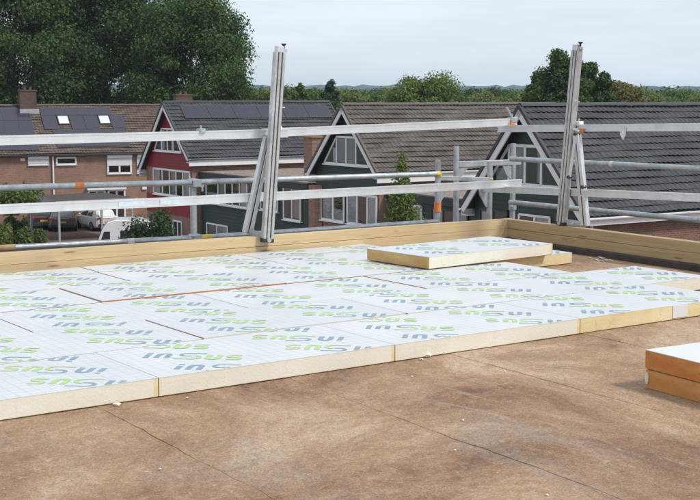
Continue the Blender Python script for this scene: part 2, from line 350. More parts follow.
# ------------------------------------------------------------------ mesh helpers
class MB:
    def __init__(s): s.v = []; s.f = []; s.m = []
    def poly(s, pts, mi=0):
        k = len(s.v); s.v += [tuple(p) for p in pts]; s.f.append(tuple(range(k, k + len(pts)))); s.m.append(mi); return s
    def hexa(s, p, mi=0, mf=None):                # p: bottom 4 (ccw), top 4
        k = len(s.v); s.v += [tuple(q) for q in p]
        fs = [(0, 3, 2, 1), (4, 5, 6, 7), (0, 1, 5, 4), (1, 2, 6, 5), (2, 3, 7, 6), (3, 0, 4, 7)]
        for i, f in enumerate(fs):
            s.f.append(tuple(k + j for j in f)); s.m.append(mf[i] if mf else mi)
        return s
    def box(s, x0, x1, y0, y1, z0, z1, mi=0, mf=None):
        return s.hexa([(x0, y0, z0), (x1, y0, z0), (x1, y1, z0), (x0, y1, z0), (x0, y0, z1), (x1, y0, z1), (x1, y1, z1), (x0, y1, z1)], mi, mf)
    def bar(s, p0, p1, w, h, up=(0, 0, 1), mi=0):
        p0, p1, up = Vector(p0), Vector(p1), Vector(up)
        d = (p1 - p0).normalized(); sd_ = d.cross(up).normalized() * (w / 2); u2 = sd_.normalized().cross(d).normalized() * (h / 2)
        return s.hexa([p0 - sd_ - u2, p0 + sd_ - u2, p1 + sd_ - u2, p1 - sd_ - u2, p0 - sd_ + u2, p0 + sd_ + u2, p1 + sd_ + u2, p1 - sd_ + u2], mi)
    def tube(s, p0, p1, r, n=12, r1=None, mi=0, cap=True):
        p0, p1 = Vector(p0), Vector(p1); r1 = r if r1 is None else r1
        d = (p1 - p0).normalized(); a = d.orthogonal().normalized(); b = d.cross(a)
        k = len(s.v)
        for p, rr in ((p0, r), (p1, r1)):
            for i in range(n):
                t = 2 * math.pi * i / n; q = p + a * (math.cos(t) * rr) + b * (math.sin(t) * rr); s.v.append(tuple(q))
        for i in range(n):
            j = (i + 1) % n; s.f.append((k + i, k + j, k + n + j, k + n + i)); s.m.append(mi)
        if cap:
            s.f.append(tuple(k + n - 1 - i for i in range(n))); s.m.append(mi)
            s.f.append(tuple(k + n + i for i in range(n))); s.m.append(mi)
        return s
    def prism(s, pts, ex, mi=0):                  # planar polygon pts extruded by vector ex
        ex = Vector(ex); n = len(pts); k = len(s.v)
        s.v += [tuple(Vector(p)) for p in pts] + [tuple(Vector(p) + ex) for p in pts]
        s.f.append(tuple(k + n - 1 - i for i in range(n))); s.m.append(mi)
        s.f.append(tuple(k + n + i for i in range(n))); s.m.append(mi)
        for i in range(n):
            j = (i + 1) % n; s.f.append((k + i, k + j, k + n + j, k + n + i)); s.m.append(mi)
        return s
    def mesh(s, name, mats, bevel=0.0, smooth=False, fix=True):
        me = bpy.data.meshes.new(name); me.from_pydata(s.v, [], s.f)
        for m in mats: me.materials.append(MATS[m])
        me.polygons.foreach_set('material_index', s.m)
        if fix or bevel:
            bm = bmesh.new(); bm.from_mesh(me)
            if bevel: bmesh.ops.bevel(bm, geom=list(bm.edges), offset=bevel, segments=1, affect='EDGES', clamp_overlap=True)
            bmesh.ops.recalc_face_normals(bm, faces=bm.faces); bm.to_mesh(me); bm.free()
        if smooth:
            me.polygons.foreach_set('use_smooth', [True] * len(me.polygons))
        me.update(); return me
    def build(s, name, mats, parent=None, bevel=0.0, smooth=False, loc=None, rz=None, fix=True):
        if isinstance(mats, str): mats = [mats]
        return link(name, s.mesh(name, mats, bevel, smooth, fix), parent, loc, rz)
def link(name, data, parent=None, loc=None, rz=None):
    o = bpy.data.objects.new(name, data); COL.objects.link(o)
    if parent: o.parent = parent
    if loc is not None: o.location = loc
    if rz is not None: o.rotation_euler = (0, 0, rz)
    return o
def thing(name, label, cat, loc=(0, 0, 0), rz=0.0, group=None):
    o = link(name, None, None, loc, rz); o.empty_display_size = 0.2
    return tag(o, label, cat, group)
def tag(o, label, cat, group=None):
    o['label'] = label; o['category'] = cat
    if group: o['group'] = group
    return o
def kind(o, k): o['kind'] = k; return o
ORD = ['zeroth', 'first', 'second', 'third', 'fourth', 'fifth', 'sixth', 'seventh', 'eighth']

# ================================================================== THE SETTING
g = MB(); g.poly([(-7000, -3000, 0), (7000, -3000, 0), (7000, 9000, 0), (-7000, 9000, 0)])
kind(g.build('ground', 'meadow', fix=False), 'structure')
st = MB(); st.poly([(-70, -30, 0.02), (70, -30, 0.02), (70, 112, 0.02), (-70, 112, 0.02)])
kind(st.build('street', 'street_paving', fix=False), 'structure')

# far wooded hills
def hills(D, seed, amp, base, name, W=2200, n=260, depth=500):
    rng = np.random.default_rng(seed); mb = MB()
    xs = np.linspace(-W, W, n)
    prof = base + amp * (0.5 * np.sin(xs / 310.0 + seed) + 0.35 * np.sin(xs / 127.0 + 2 * seed) + 0.15 * np.sin(xs / 61.0))
    rows = []
    for j, (fy, fz) in enumerate([(-0.5, 0.0), (-0.25, 0.45), (-0.1, 0.8), (0.0, 1.0), (0.25, 0.8), (0.6, 0.0)]):
        rough = (rng.random(n) * 5.0 if j in (1, 2, 3, 4) else np.zeros(n))
        rows.append([(float(x), D + fy * depth, float(max(0, p * fz + r)) - (1 if fz == 0 else 0)) for x, p, r in zip(xs, prof, rough)])
    for r in rows: mb.v += r
    for j in range(len(rows) - 1):
        for i in range(n - 1):
            a = j * n + i; mb.f.append((a, a + 1, a + n + 1, a + n)); mb.m.append(0)
    kind(mb.build(name, 'hill_forest', fix=False), 'structure')
hills(2600, 3, 4.0, 30.0, 'hills')
hills(1700, 5, 3.0, 18.0, 'hills')

# the roof underfoot and the building that carries it
KV, KU = 3.42, 4.72                               # inner faces of the timber kerbs
rp = link('flat_roof', None, None, RW(0, 0, 0), ANG); kind(rp, 'structure')
MB().box(-9.5, KU + 0.30, -9.5, KV + 0.30, -0.30, -0.012).build('roof_deck', 'upstand_felt', rp)
seams = [-0.26 + 0.886 * i for i in range(-10, 6)]
seams[10:13] = [-0.26, 0.62, 1.52]; seams = seams[:13] + [2.40, 3.28, 4.16]
rng = random.Random(3)
for i, s0 in enumerate(seams):
    s1 = seams[i + 1] + 0.09 if i + 1 < len(seams) else KU
    mb = MB(); N = 220; ph = rng.random() * 9
    cols = []
    for k in range(N + 1):
        v = -9.4 + (KV + 9.4) * k / N
        w = 0.004 * math.sin(v * 1.3 + ph) + 0.003 * math.sin(v * 7.1 + ph * 2) + 0.002 * math.sin(v * 23 + ph) + rng.uniform(-0.004, 0.004)
        lift = 0.0007 + 0.0008 * math.sin(v * 3.3 + ph * 3) + rng.uniform(-0.0005, 0.0009)
        cols.append([(s0 + w, v, -0.006), (s0 + w, v, lift), (s0 + w + 0.10, v, 0.0006 + 0.25 * lift), ((s0 + s1) / 2, v, 0.0003), (s1, v, -0.0009)])
    for c in cols: mb.v += c
    for k in range(N):
        for j in range(4):
            a = k * 5 + j; mb.f.append((a, a + 1, a + 6, a + 5)); mb.m.append(0)
    mb.build('felt_sheet', 'bitumen_felt', rp, fix=True)
MB().box(-9.5, KU + 0.30, -9.5, KV + 0.30, -ROOF, -0.31).build('building_wall', 'brick_brown', rp)
# dark felt upstand under the kerb timbers
MB().box(KU - 0.04, KU + 0.12, -9.4, KV - 0.041, -0.008, 0.05).build('felt_upstand', 'upstand_felt', rp, bevel=0.01)
MB().box(-9.4, KU + 0.12, KV - 0.04, KV + 0.12, -0.008, 0.05).build('felt_upstand', 'upstand_felt', rp, bevel=0.01)

# timber kerbs: a lower and an upper beam on each side
def kerb(lab, along, a0, a1, rz0, mat):
    t = thing('timber_kerb', lab, 'kerb', RW(*((0, KV, 0) if along == 'u' else (KU, 0, 0))), ANG)
    for nm, off, z0, z1 in (('lower_timber', -0.010, 0.0505, 0.1205), ('upper_timber', 0.0, 0.1235, 0.196)):
        cuts = [a0, (a0 * 0.55 + a1 * 0.45), a1] if nm == 'lower_timber' else [a0, a0 * 0.8 + a1 * 0.2, a1]
        for c0, c1 in zip(cuts, cuts[1:]):
            mb = MB(); N = 14; P = []
            for k in range(N + 1):
                a = c0 + 0.001 + (c1 - c0 - 0.002) * k / N
                wob = 0.0025 * math.sin(a * 1.9 + off * 50) + 0.0015 * math.sin(a * 5.1)
                q = [(off + wob, z0), (off + 0.075 + wob, z0), (off + 0.075 + wob, z1 + wob * 0.4), (off + wob, z1 + wob * 0.4)]
                P.append([((a, d, z) if along == 'u' else (d, a, z)) for d, z in q])
            for r in P: mb.v += r
            for k in range(N):
                for j in range(4):
                    b0 = k * 4 + j; b1 = k * 4 + (j + 1) % 4; mb.f.append((b0, b1, b1 + 4, b0 + 4)); mb.m.append(0)
            mb.f.append((0, 1, 2, 3)); mb.m.append(0); mb.f.append(tuple(N * 4 + j for j in (3, 2, 1, 0))); mb.m.append(0)
            mb.build(nm, mat, t)
    m = MB(); c_ = (0.02, 0.06); m.box(a0, a1, c_[0], c_[1], 0.1200, 0.1240) if along == 'u' else m.box(c_[0], c_[1], a0, a1, 0.1200, 0.1240); m.build('joint_shade', 'upstand_felt', t)  # dark strip inside the joint, coloured to stand for the shade between the beams
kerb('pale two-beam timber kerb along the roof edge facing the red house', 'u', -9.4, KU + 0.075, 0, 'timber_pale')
kerb('shaded brown two-beam timber kerb beside the bare roof strip', 'v', -9.4, KV - 0.001, 0, 'timber_shaded')

# ================================================================== INSULATION BOARDS
def ribbon(path, w):
    pts = [Vector(p) for p in path]; L = []; R = []
    for i, p in enumerate(pts):
        d0 = (pts[i] - pts[i - 1]).normalized() if i > 0 else None
        d1 = (pts[i + 1] - pts[i]).normalized() if i + 1 < len(pts) else None
        if d0 is None: n = Vector((-d1.y, d1.x)); k = 1
        elif d1 is None: n = Vector((-d0.y, d0.x)); k = 1
        else:
            n0 = Vector((-d0.y, d0.x)); n1 = Vector((-d1.y, d1.x)); n = (n0 + n1).normalized(); k = 1 / max(0.5, n.dot(n0))
        L.append(p + n * (w / 2 * k)); R.append(p - n * (w / 2 * k))
    return [[L[i], R[i], R[i + 1], L[i + 1]] for i in range(len(pts) - 1)]
def arc(cx, cy, rx, ry, a0, a1, n=6):
    return [(cx + rx * math.cos(math.radians(a0 + (a1 - a0) * i / n)), cy + ry * math.sin(math.radians(a0 + (a1 - a0) * i / n))) for i in range(n + 1)]
def logo():
    W = 0.20; out = []
    def put(paths, x, col, w=W, xs=0.68):
        for p in paths:
            for q in ribbon([(a * xs / 1.4, b) for a, b in p], w): out.append(([(x + c.x * 1.4 + 0.03 * c.y, c.y) for c in q], col))
    n_ = [(0, 0), (0, 0.66)] + arc(0.28, 0.66, 0.28, 0.27, 180, 90, 4)[1:] + [(0.50, 0.93)] + arc(0.50, 0.68, 0.25, 0.25, 90, 0, 4)[1:] + [(0.75, 0)]
    u_ = [(0.75 - a, 0.93 - b) for a, b in n_]
    s_ = [(0.72, 0.93), (0.22, 0.93)] + arc(0.22, 0.70, 0.20, 0.23, 90, 270, 6)[1:] + [(0.50, 0.47)] + arc(0.50, 0.235, 0.20, 0.235, 90, -90, 6)[1:] + [(0.0, 0.0)]
    S1 = [(1.75, 1.17), (0.62, 1.17)] + arc(0.62, 0.86, 0.42, 0.31, 90, 262, 8)[1:] + [(0.98, 0.535)]
    S2 = [(0.42, 0.74 - 0.05)] and ([(1.02, 0.62), (1.15, 0.62)] + arc(1.15, 0.27, 0.40, 0.35, 90, -90, 8)[1:] + [(0.0, -0.09)])
    put([[(0, 0), (0, 0.72)], [(0.0, 0.90), (0.0, 1.10)]], 0, 0)
    put([n_], 0.52, 0); put([S1], 1.42, 0, 0.15, 0.78); put([S2], 1.42, 1, 0.15, 0.78)
    put([u_], 3.02, 1); put([s_], 3.98, 1, W * 0.9, 0.85)
    return out, 4.75
LOGO, LOGOW = logo()
def clip(poly, x0, x1, y0, y1):
    for ax, lim, sgn in ((0, x0, 1), (0, x1, -1), (1, y0, 1), (1, y1, -1)):
        out = []
        for i in range(len(poly)):
            a, b = poly[i], poly[(i + 1) % len(poly)]
            da, db = sgn * (a[ax] - lim), sgn * (b[ax] - lim)
            if da >= 0: out.append(a)
            if (da >= 0) != (db >= 0):
                t = da / (da - db); out.append((a[0] + t * (b[0] - a[0]), a[1] + t * (b[1] - a[1])))
        poly = out
        if len(poly) < 3: return []
    return poly
SC, SCY = 0.089, 0.094
def print_mesh(a0, a1, b0, b1, sh):               # logos over one board's face, cut at its edges
    out = []; e = 0.004; th = math.radians(-41)
    dx, dy = math.cos(th), math.sin(th); px_, py_ = -dy, dx
    for col, (ax, by, flip) in enumerate(((0.13, 0.39, False), (0.72, 0.50, True))):
        for k in range(-3, 4):
            ox, oy = ax + sh[0], by + sh[1] + 0.29 * k; mb = MB()
            for q, c in LOGO:
                pts = []
                for x, y in q:
                    if flip: x, y = LOGOW - x, 0.95 - y
                    pts.append((ox + SC * x * dx + SCY * y * px_, oy + SC * x * dy + SCY * y * py_))
                pts = clip(pts, a0 + e, a1 - e, b0 + e, b1 - e)
                if pts: mb.poly([(p[0], p[1], 0.0007 if c == 0 else 0.0011) for p in pts], c)
            if len(mb.f) > 9: out.append(mb)
    return out
def board(name, label, u, v, z, rot, la=1.2, lb=0.6, foam='foam_cream', ends='foam_tan', printed=True, sh=(0, 0), group='insulation boards laid on the roof', face='white_facing', cutoff=(0, 0), T=0.08):
    t = thing(name, label, 'board', RW(u, v, z), ANG + rot, group)
    j = 0.0015
    a0, a1, b0, b1 = j, la - j, j, lb - j
    # core with slightly uneven skins; faces: bottom, top, front(-b), right(+a), back, left(-a)
    c = MB()
    N = 10
    xs = [a0 + (a1 - 0.02 - a0) * k / (N - 1) for k in range(N)] + [a1]
    for k in range(N):
        x0 = xs[k]; x1 = xs[k + 1]
        c.poly([(x0, b0, 0.004), (x1, b0, 0.004), (x1, b0, T - 0.0025), (x0, b0, T - 0.0025)], 0 if k < N - 1 else 2)
        c.poly([(x1, b1, 0.004), (x0, b1, 0.004), (x0, b1, T - 0.0025), (x1, b1, T - 0.0025)], 0)
    c.poly([(a1, b0, 0.004), (a1, b1, 0.004), (a1, b1, T - 0.0025), (a1, b0, T - 0.0025)], 1)
    c.poly([(a0, b1, 0.004), (a0, b0, 0.004), (a0, b0, T - 0.0025), (a0, b1, T - 0.0025)], 1)
    c.poly([(a0, b0, T - 0.0025), (a1, b0, T - 0.0025), (a1, b1, T - 0.0025), (a0, b1, T - 0.0025)], 0)
    c.build('foam_core', [foam, ends, 'foam_yellow' if foam == 'foam_cream' else foam], t, fix=False)
    MB().box(a0 - 0.0006, a1 + 0.0006, b0 - 0.0008, b1 + 0.0006, T - 0.0024, T).build('facing', face, t)
    MB().box(a0 + 0.004, a1 - 0.004, b0 + 0.004, b1 - 0.004, 0.0005, 0.0039).build('backing', 'foam_tan', t)
    if printed:
        for lm_ in print_mesh(a0, a1, b0, b1, sh):
            o = lm_.build('printed_logo', ['ink_slate', 'ink_green'], t, fix=False); o.location.z = T
    return t
BR = math.radians(2.0)
def BP(a, b):                                     # board field coordinates -> roof coordinates
    return a * math.cos(BR) - b * math.sin(BR), a * math.sin(BR) + b * math.cos(BR)
rows = [  # (b0, depth, seam start positions, right end)
    (0.0, 0.615, [-3.6, -2.4, -1.2, 0.0, 1.192, 2.375], 3.6),
    (0.617, 0.615, [-3.07, -1.87, -0.67, 0.54, 1.74, 2.94], 4.14),
    (1.235, 0.63, [-2.47, -1.27, -0.04, 1.16, 2.36], 3.56),
    (1.884, 0.605, [-1.83, -0.63, 0.60, 1.80], 2.99),
    (2.50, 0.49, [-1.35, -0.15, 1.08, 2.28], 3.40),
    (2.992, 0.30, [-1.35, -0.15, 1.08, 2.28], 3.40),
]
bi = random.Random(11)
for r, (b0, dep, starts, end) in enumerate(rows):
    n = len(starts)
    for k, a in enumerate(starts):
        a1 = starts[k + 1] if k + 1 < n else end
        if r == 5:
            pass
        jog = bi.uniform(-0.004, 0.004) if r else 0
        gap = bi.uniform(0.002, 0.009) if r else 0.001
        u, v = BP(a + gap, b0 + (jog if r else 0))
        fo = 'foam_cream'; en = 'foam_tan'
        if r == 0 and k == n - 1: fo = 'foam_yellow'
        if r == 3: fo = 'foam_orange'
        sh = ((0, 0) if r == 0 else (bi.uniform(-0.04, 0.05), bi.uniform(-0.05, 0.05)))
        L = a1 - a - gap * 1.6
        lbl = ('white logo-printed insulation board, %s row from the bare brown roof, %s from its stepped end' % (ORD[r + 1], ORD[n - k])).replace('first from', 'right at')
        lbl = lbl.replace('right at its stepped end', 'at its stepped end')
        bt_ = board('insulation_board', lbl, u, v, 0.002 + (bi.uniform(0.0, 0.005) if r else 0) + (0.006 if (r, k) == (3, 2) else 0.003 if (r, k) == (3, 3) else 0), BR + bi.uniform(-0.003, 0.003) * (r > 0), L, dep - bi.uniform(0.002, 0.006), fo, en, True, sh)
        if r == 0 and k == n - 1:                 # pale strip of facing wrapped on the front
            MB().box(0.70, 0.82, -0.0020, 0.0, 0.010, 0.0785).build('wrap_strip', 'plain_facing', bt_)
# third-row loose board resting on bare roof, and the board laid over it
board('insulation_board', 'yellowed insulation board lying on bare roof, half under the raised board', 3.06, 2.07, 0.002, math.radians(4.0), 1.2, 0.6, 'foam_yellow', 'foam_yellow', True, (0.05, 0.1))
board('insulation_board', 'loose printed insulation board lying raised on top of the laid boards', 2.80, 1.935, 0.0915, math.radians(6.5), 1.2, 0.62, 'foam_cream', 'foam_tan', True, (0.0, 0.06), 'loose insulation boards')
# two-board stack on the bare roof
SR = math.radians(-3)
board('insulation_board', 'plain white-topped orange foam board, upper one of the two-board stack', 1.725, -1.567, 0.0825, SR, 1.2, 0.62, 'foam_orange', 'foam_orange', False, group='loose insulation boards', face='plain_facing')
board('insulation_board', 'notched orange foam board under the other in the two-board stack', 1.73, -1.572, 0.0, SR + 0.006, 1.2, 0.62, 'foam_rust', 'foam_rust', False, group='loose insulation boards', face='foam_orange')
notch = [o for o in COL.objects if o.get('label', '').startswith('notched')][0]
mb = MB(); mb.prism([(0.0, 0.612 + 0.008 * math.cos(t) - 0.004, 0.045 + 0.026 * math.sin(t)) for t in [i * math.pi / 5 - math.pi / 2 for i in range(11)]], (-0.006, 0, 0))
mb.build('pale_gouge', 'foam_cut', notch)

# foam crumbs on the roof
def crumb(px, py, s):
    w = on_z(px, py, ROOF); r = random.Random(px * 31 + py)
    bm = bmesh.new(); bmesh.ops.create_icosphere(bm, subdivisions=1, radius=1)
    for v in bm.verts: v.co = Vector((v.co.x * s * r.uniform(0.7, 1.3), v.co.y * s * r.uniform(0.7, 1.3), v.co.z * s * 0.55 * r.uniform(0.6, 1.3)))
    me = bpy.data.meshes.new('foam_crumb'); bm.to_mesh(me); bm.free(); me.materials.append(MATS['foam_crumb'])
    o = link('foam_crumb', me, None, (w.x, w.y, ROOF + 0.003 + s * 0.30), r.uniform(0, 6)); return o
for (x, y, s, lab) in [(428, 357, 0.021, 'largest white foam crumb on brown roof beside the joint of two boards'),
                       (421, 360, 0.010, 'small white foam crumb touching the largest crumb'), (117, 406, 0.017, 'flat white foam crumb beside the roof seam near the laid boards')]:
    tag(crumb(x, y, s), lab, 'crumb', 'foam crumbs on the roof')
cr = random.Random(5)
for (x, y) in [(412, 377), (455, 451), (547, 496), (187, 399), (34, 416), (463, 421), (308, 476), (96, 429), (505, 372), (640, 340), (160, 470)]:
    tag(crumb(x, y, cr.uniform(0.003, 0.0055)), 'tiny pale foam crumb scattered on the brown roof felt', 'crumb', 'tiny foam crumbs on the roof')
w = on_z(600, 259.5, ROOF); mb = MB()
for k in range(16):
    x, y = cr.uniform(-0.14, 0.14), cr.uniform(-0.05, 0.05); s = cr.uniform(0.006, 0.016)
    mb.poly([(x - s * 2, y - s, 0.006), (x + s, y - s, 0.005), (x + s * 2, y + s, 0.012), (x - s, y + s, 0.009)])
o = mb.build('foil_scraps', 'foam_crumb', None, loc=(w.x, w.y, ROOF), rz=ANG + 1.2, fix=False); tag(o, 'torn white foil scraps on the roof beside the shaded kerb', 'scraps')

# ================================================================== EDGE PROTECTION
ROOF_M = Matrix.Translation(RW(0, 0, 0)) @ Matrix.Rotation(ANG, 4, 'Z')
def rthing(name, label, cat, p, group=None):      # thing whose parts are given in roof coordinates relative to p
    return thing(name, label, cat, RW(p[0], p[1], p[2]), ANG, group)
def rel(p, o): return Vector(p) - Vector(o)
def plank_rail(label, a, b, h=0.062, w=0.034, fixed=None, sticker=()):
    t = rthing('guard_rail', label, 'rail', a, 'aluminium guard rails')
    d = rel(b, a)
    m = MB(); m.bar((0, 0, 0), d, w, h)
    m.build('rail_profile', 'aluminium', t, bevel=0.004)
    up = Vector((0, 0, 1)); side = d.normalized().cross(up)
    for s in (-1, 1):                             # lips of the hollow profile
        m = MB(); m.bar(d * 0.001 + up * (h / 2 - 0.006) + side * s * (w / 2 + 0.001), d * 0.999 + up * (h / 2 - 0.006) + side * s * (w / 2 + 0.001), 0.004, 0.012)
        m.bar(d * 0.001 - up * (h / 2 - 0.006) + side * s * (w / 2 + 0.001), d * 0.999 - up * (h / 2 - 0.006) + side * s * (w / 2 + 0.001), 0.004, 0.012)
        m.build('rail_lip', 'aluminium', t)
    for f0, f1, mat in sticker:
        m = MB(); m.bar(d * f0, d * f1, w + 0.008, h - 0.026); m.build('sticker', mat, t)
    return t
VR = KV + 0.085; UR = KU + 0.085
plank_rail('upper aluminium guard rail running past the red house to the leaning post', on_v(-40, 141.5, VR), on_v(287, 133.2, VR))
plank_rail('upper aluminium guard rail from leaning post to the roof corner', on_v(262, 133.2, VR + 0.045), on_v(516, 122.0, VR + 0.045))
plank_rail('lower aluminium guard rail with blue sticker above the parked cars', on_v(-40, 211, VR), on_v(158, 202.4, VR), sticker=((0.78, 0.92, 'blue_sticker'),))
plank_rail('lower aluminium guard rail passing behind the leaning post to the scaffold corner', on_v(150, 202.8, VR + 0.045), on_v(521, 183.0, VR + 0.045), sticker=((0.02, 0.06, 'blue_sticker'),))
plank_rail('upper aluminium guard rail with torn tape across the charcoal tiled roof', on_u(499, 128.8, UR), on_u(712, 127.0, UR), 0.056)
plank_rail('lower aluminium guard rail across the charcoal tiled roof', on_u(482, 188.5, UR), on_u(712, 198.2, UR), 0.056)
tp = on_u(623, 131, UR - 0.022); t_ = rthing('torn_tape', 'torn scrap of pale tape hanging on upper guard rail', 'tape', tp)
MB().poly([(0, 0.03, 0.02), (0, -0.03, 0.025), (-0.004, -0.032, -0.03), (-0.006, -0.01, -0.07), (-0.004, 0.012, -0.045), (-0.003, 0.026, -0.03)]).prism([(0, 0.03, 0.02), (0, -0.03, 0.025), (0.0, -0.03, -0.01), (0.0, 0.03, -0.01)], (-0.002, 0, 0)).build('tape_scrap', 'paper_tape', t_)

def profile(mb, p0, p1, w, h, side, grooves=True):
    mb.bar(p0, p1, w, h, side)
# tall leaning post: two twin-groove extrusions, pivoted strut, bracket, cap with knob
def post(label, foot, top, strut_top, strut_foot, sideways, n_in, cross=None, plate=None):
    t = rthing('leaning_post', label, 'post', foot, 'tall leaning aluminium posts')
    d = rel(top, foot); sd_ = Vector(sideways); ni = Vector(n_in)
    m = MB()
    for o_ in (-0.031, 0.001, 0.031): m.bar(sd_ * o_, d + sd_ * o_, 0.022, 0.046, ni)
    m.build('mast', 'aluminium_worn', t, bevel=0.003)
    m = MB()
    for o_ in (-0.015, 0.016): m.bar(sd_ * o_ + d * 0.002, d * 0.998 + sd_ * o_, 0.010, 0.030, ni)
    m.build('mast_groove', 'groove_black', t)
    m = MB(); m.bar(d * 0.997 + sd_ * 0.004, d * 1.030 + sd_ * 0.004, 0.052, 0.052, ni); m.build('top_cap', 'aluminium', t, bevel=0.004)
    m = MB(); e = d * 1.012 - sd_ * 0.035; m.tube(e, e + Vector((0, 0, 0.03)), 0.007, 8); m.tube(e + Vector((0, 0, 0.028)), e + Vector((0, 0, 0.043)), 0.010, 8, 0.022); m.build('knob', 'black_plastic', t)
    m = MB(); m.bar(d * 1.008 - sd_ * 0.02, d * 1.008 - sd_ * 0.055, 0.03, 0.025, (0, 0, 1)); m.build('clamp_block', 'aluminium_worn', t, bevel=0.003)
    m = MB(); m.bar(d * -0.002, d * 0.02, 0.092, 0.05, ni); m.build('foot_block', 'black_plastic', t, bevel=0.004)
    m = MB(); m.tube(-ni * 0.032 + d * 0.012, ni * 0.034 + d * 0.012, 0.017, 12); m.build('pivot_bolt', 'galvanised', t)
    st_, sf = rel(strut_top, foot), rel(strut_foot, foot)
    m = MB()
    for o_ in (-0.023, 0.023): m.bar(st_ + sd_ * o_ * 0.75, sf + sd_ * o_, 0.030, 0.040, ni)
    m.build('strut', 'aluminium', t, bevel=0.003)
    m = MB(); m.bar(st_ * 0.98 + sf * 0.02, st_ * 0.02 + sf * 0.98, 0.012, 0.026, ni); m.build('strut_groove', 'groove_black', t)
    m = MB(); m.tube(st_ - ni * 0.045, st_ + ni * 0.045, 0.013, 10); m.build('pivot_bolt', 'galvanised', t)
    m = MB(); b0 = d * 0.02; m.bar(b0, sf + Vector((0, 0, 0.01)), 0.010, 0.045, (0, 0, 1)); m.build('base_bracket', 'galvanised', t, bevel=0.002)
    for f in (0.1, 0.5, 0.88):
        q = b0.lerp(sf + Vector((0, 0, 0.01)), f); m = MB(); m.tube(q - ni * 0.014, q + ni * 0.014, 0.009, 8); m.build('bracket_bolt', 'aluminium', t)
    if cross:
        for c0, c1 in cross:
            c0, c1 = rel(c0, foot), rel(c1, foot)
            m = MB(); m.bar(c0, c1, 0.026, 0.012, ni); m.build('brace_bar', 'aluminium', t, bevel=0.002)
            m = MB(); m.tube(c1 - ni * 0.02, c1 + ni * 0.02, 0.013, 8); m.tube(c0 - ni * 0.02, c0 + ni * 0.02, 0.013, 8); m.build('brace_bolt', 'groove_black', t)
    q = d * 0.71; m = MB(); m.bar(q + sd_ * -0.04, q + sd_ * -0.075, 0.008, 0.008); m.build('locking_pin', 'aluminium', t)
    return t
pf = on_v(267, 242.0, KV - 0.046); 
post('tall leaning aluminium post on the pale kerb beside the flat roofed wing', pf, on_v(279.5, 52, KV - 0.046), on_v(268, 137, KV + 0.02), on_v(247.5, 232.0, KV + 0.12), (-1, 0, 0), (0, -1, 0))
m = MB(); m.bar((0, -0.001, 0.006), (0, 0.17, 0.006), 0.05, 0.012, (0, 0, 1))
pf2 = on_u(561.5, 225.5, KU + 0.037); pf2.z = 0.200
post('tall leaning aluminium post on the shaded kerb before the charcoal roof', pf2, on_u(577, 50, KU + 0.037), on_u(576.5, 130, KU + 0.085 - 0.045), on_u(585.5, 226, KU + 0.10), (0, 1, 0), (-1, 0, 0),
     cross=[(on_u(576, 134, KU + 0.005), on_u(569.5, 177, KU - 0.002)), (on_u(577, 134, KU + 0.012), on_u(583.5, 187, KU + 0.012))])

# scaffold standards, frames and tubes outside the kerb
VS = KV + 0.42; US = KU + 0.42
def standard(t, x, ytop, plane, org, r=0.0245):
    p = on_v(x, ytop, plane[1]) if plane[0] == 'v' else on_u(x, ytop, plane[1])
    a = rel(p, org); m = MB(); m.tube((a.x, a.y, -ROOF - org[2]), a, r, 14); m.build('standard', 'galvanised', t, smooth=False)
    m = MB(); m.tube((a.x, a.y, -ROOF - org[2] - 0.0), (a.x, a.y, -ROOF - org[2] + 0.02), 0.07, 12); m.build('base_plate', 'galvanised', t)
    return a
org = Vector((3.5, VS, 0)); sc = thing('corner_scaffold', 'galvanised scaffold frames with gusset plates outside the roof corner', 'scaffold', RW(3.5, VS, 0), ANG)
sA = standard(sc, 438, 160, ('v', VS), org); sB = standard(sc, 456.5, 146, ('v', VS + 0.30), org)
sC = standard(sc, 490, 161.5, ('v', VS), org); sD = standard(sc, 513.5, 143.5, ('v', VS + 0.30), org)
def seg(px0, px1, v, w, h):
    a, b = rel(on_v(px0[0], px0[1], v), org), rel(on_v(px1[0], px1[1], v), org)
    m = MB(); m.bar(a, b, w, h); m.build('ledger', 'galvanised', sc, bevel=0.003); return a, b
seg((458, 164.5), (520, 162), VS + 0.30, 0.04, 0.05); seg((438, 178.5), (492, 179.5), VS, 0.035, 0.035)
def gusset(pts, v):
    P = [rel(on_v(x, y, v), org) for x, y in pts]; m = MB(); m.prism(P, (0, 0.012, 0)); m.build('gusset_plate', 'galvanised', sc)
gusset([(459, 168), (468, 168), (461.5, 177), (458, 180)], VS + 0.29); gusset([(440, 190), (448, 190), (441.5, 201), (440, 204)], VS - 0.006)
gusset([(488, 188), (479, 188), (480, 195), (486, 207), (488, 208)], VS - 0.006); gusset([(511.5, 166), (503, 166), (506, 174), (511.5, 180)], VS + 0.29)
def collar(a, z, mat, h=0.05, r=0.031, nm='coupler'):
    m = MB(); m.tube((a.x, a.y, z - h / 2), (a.x, a.y, z + h / 2), r, 12); m.build(nm, mat, sc, bevel=0.002)
zt = rel(on_v(438, 207, VS), org).z
collar(sA, zt, 'orange_tape', 0.085, 0.030, 'orange_tag')
collar(sA, rel(on_v(438, 174.5, VS), org).z, 'yellow_tape', 0.04, 0.034); collar(sC, rel(on_v(490, 179, VS), org).z, 'yellow_tape', 0.012, 0.029, 'yellow_band')
collar(sD, rel(on_v(513, 158.5, VS + 0.3), org).z, 'yellow_tape', 0.035, 0.034); collar(sD, rel(on_v(511, 206, VS + 0.3), org).z, 'galvanised', 0.07, 0.035)
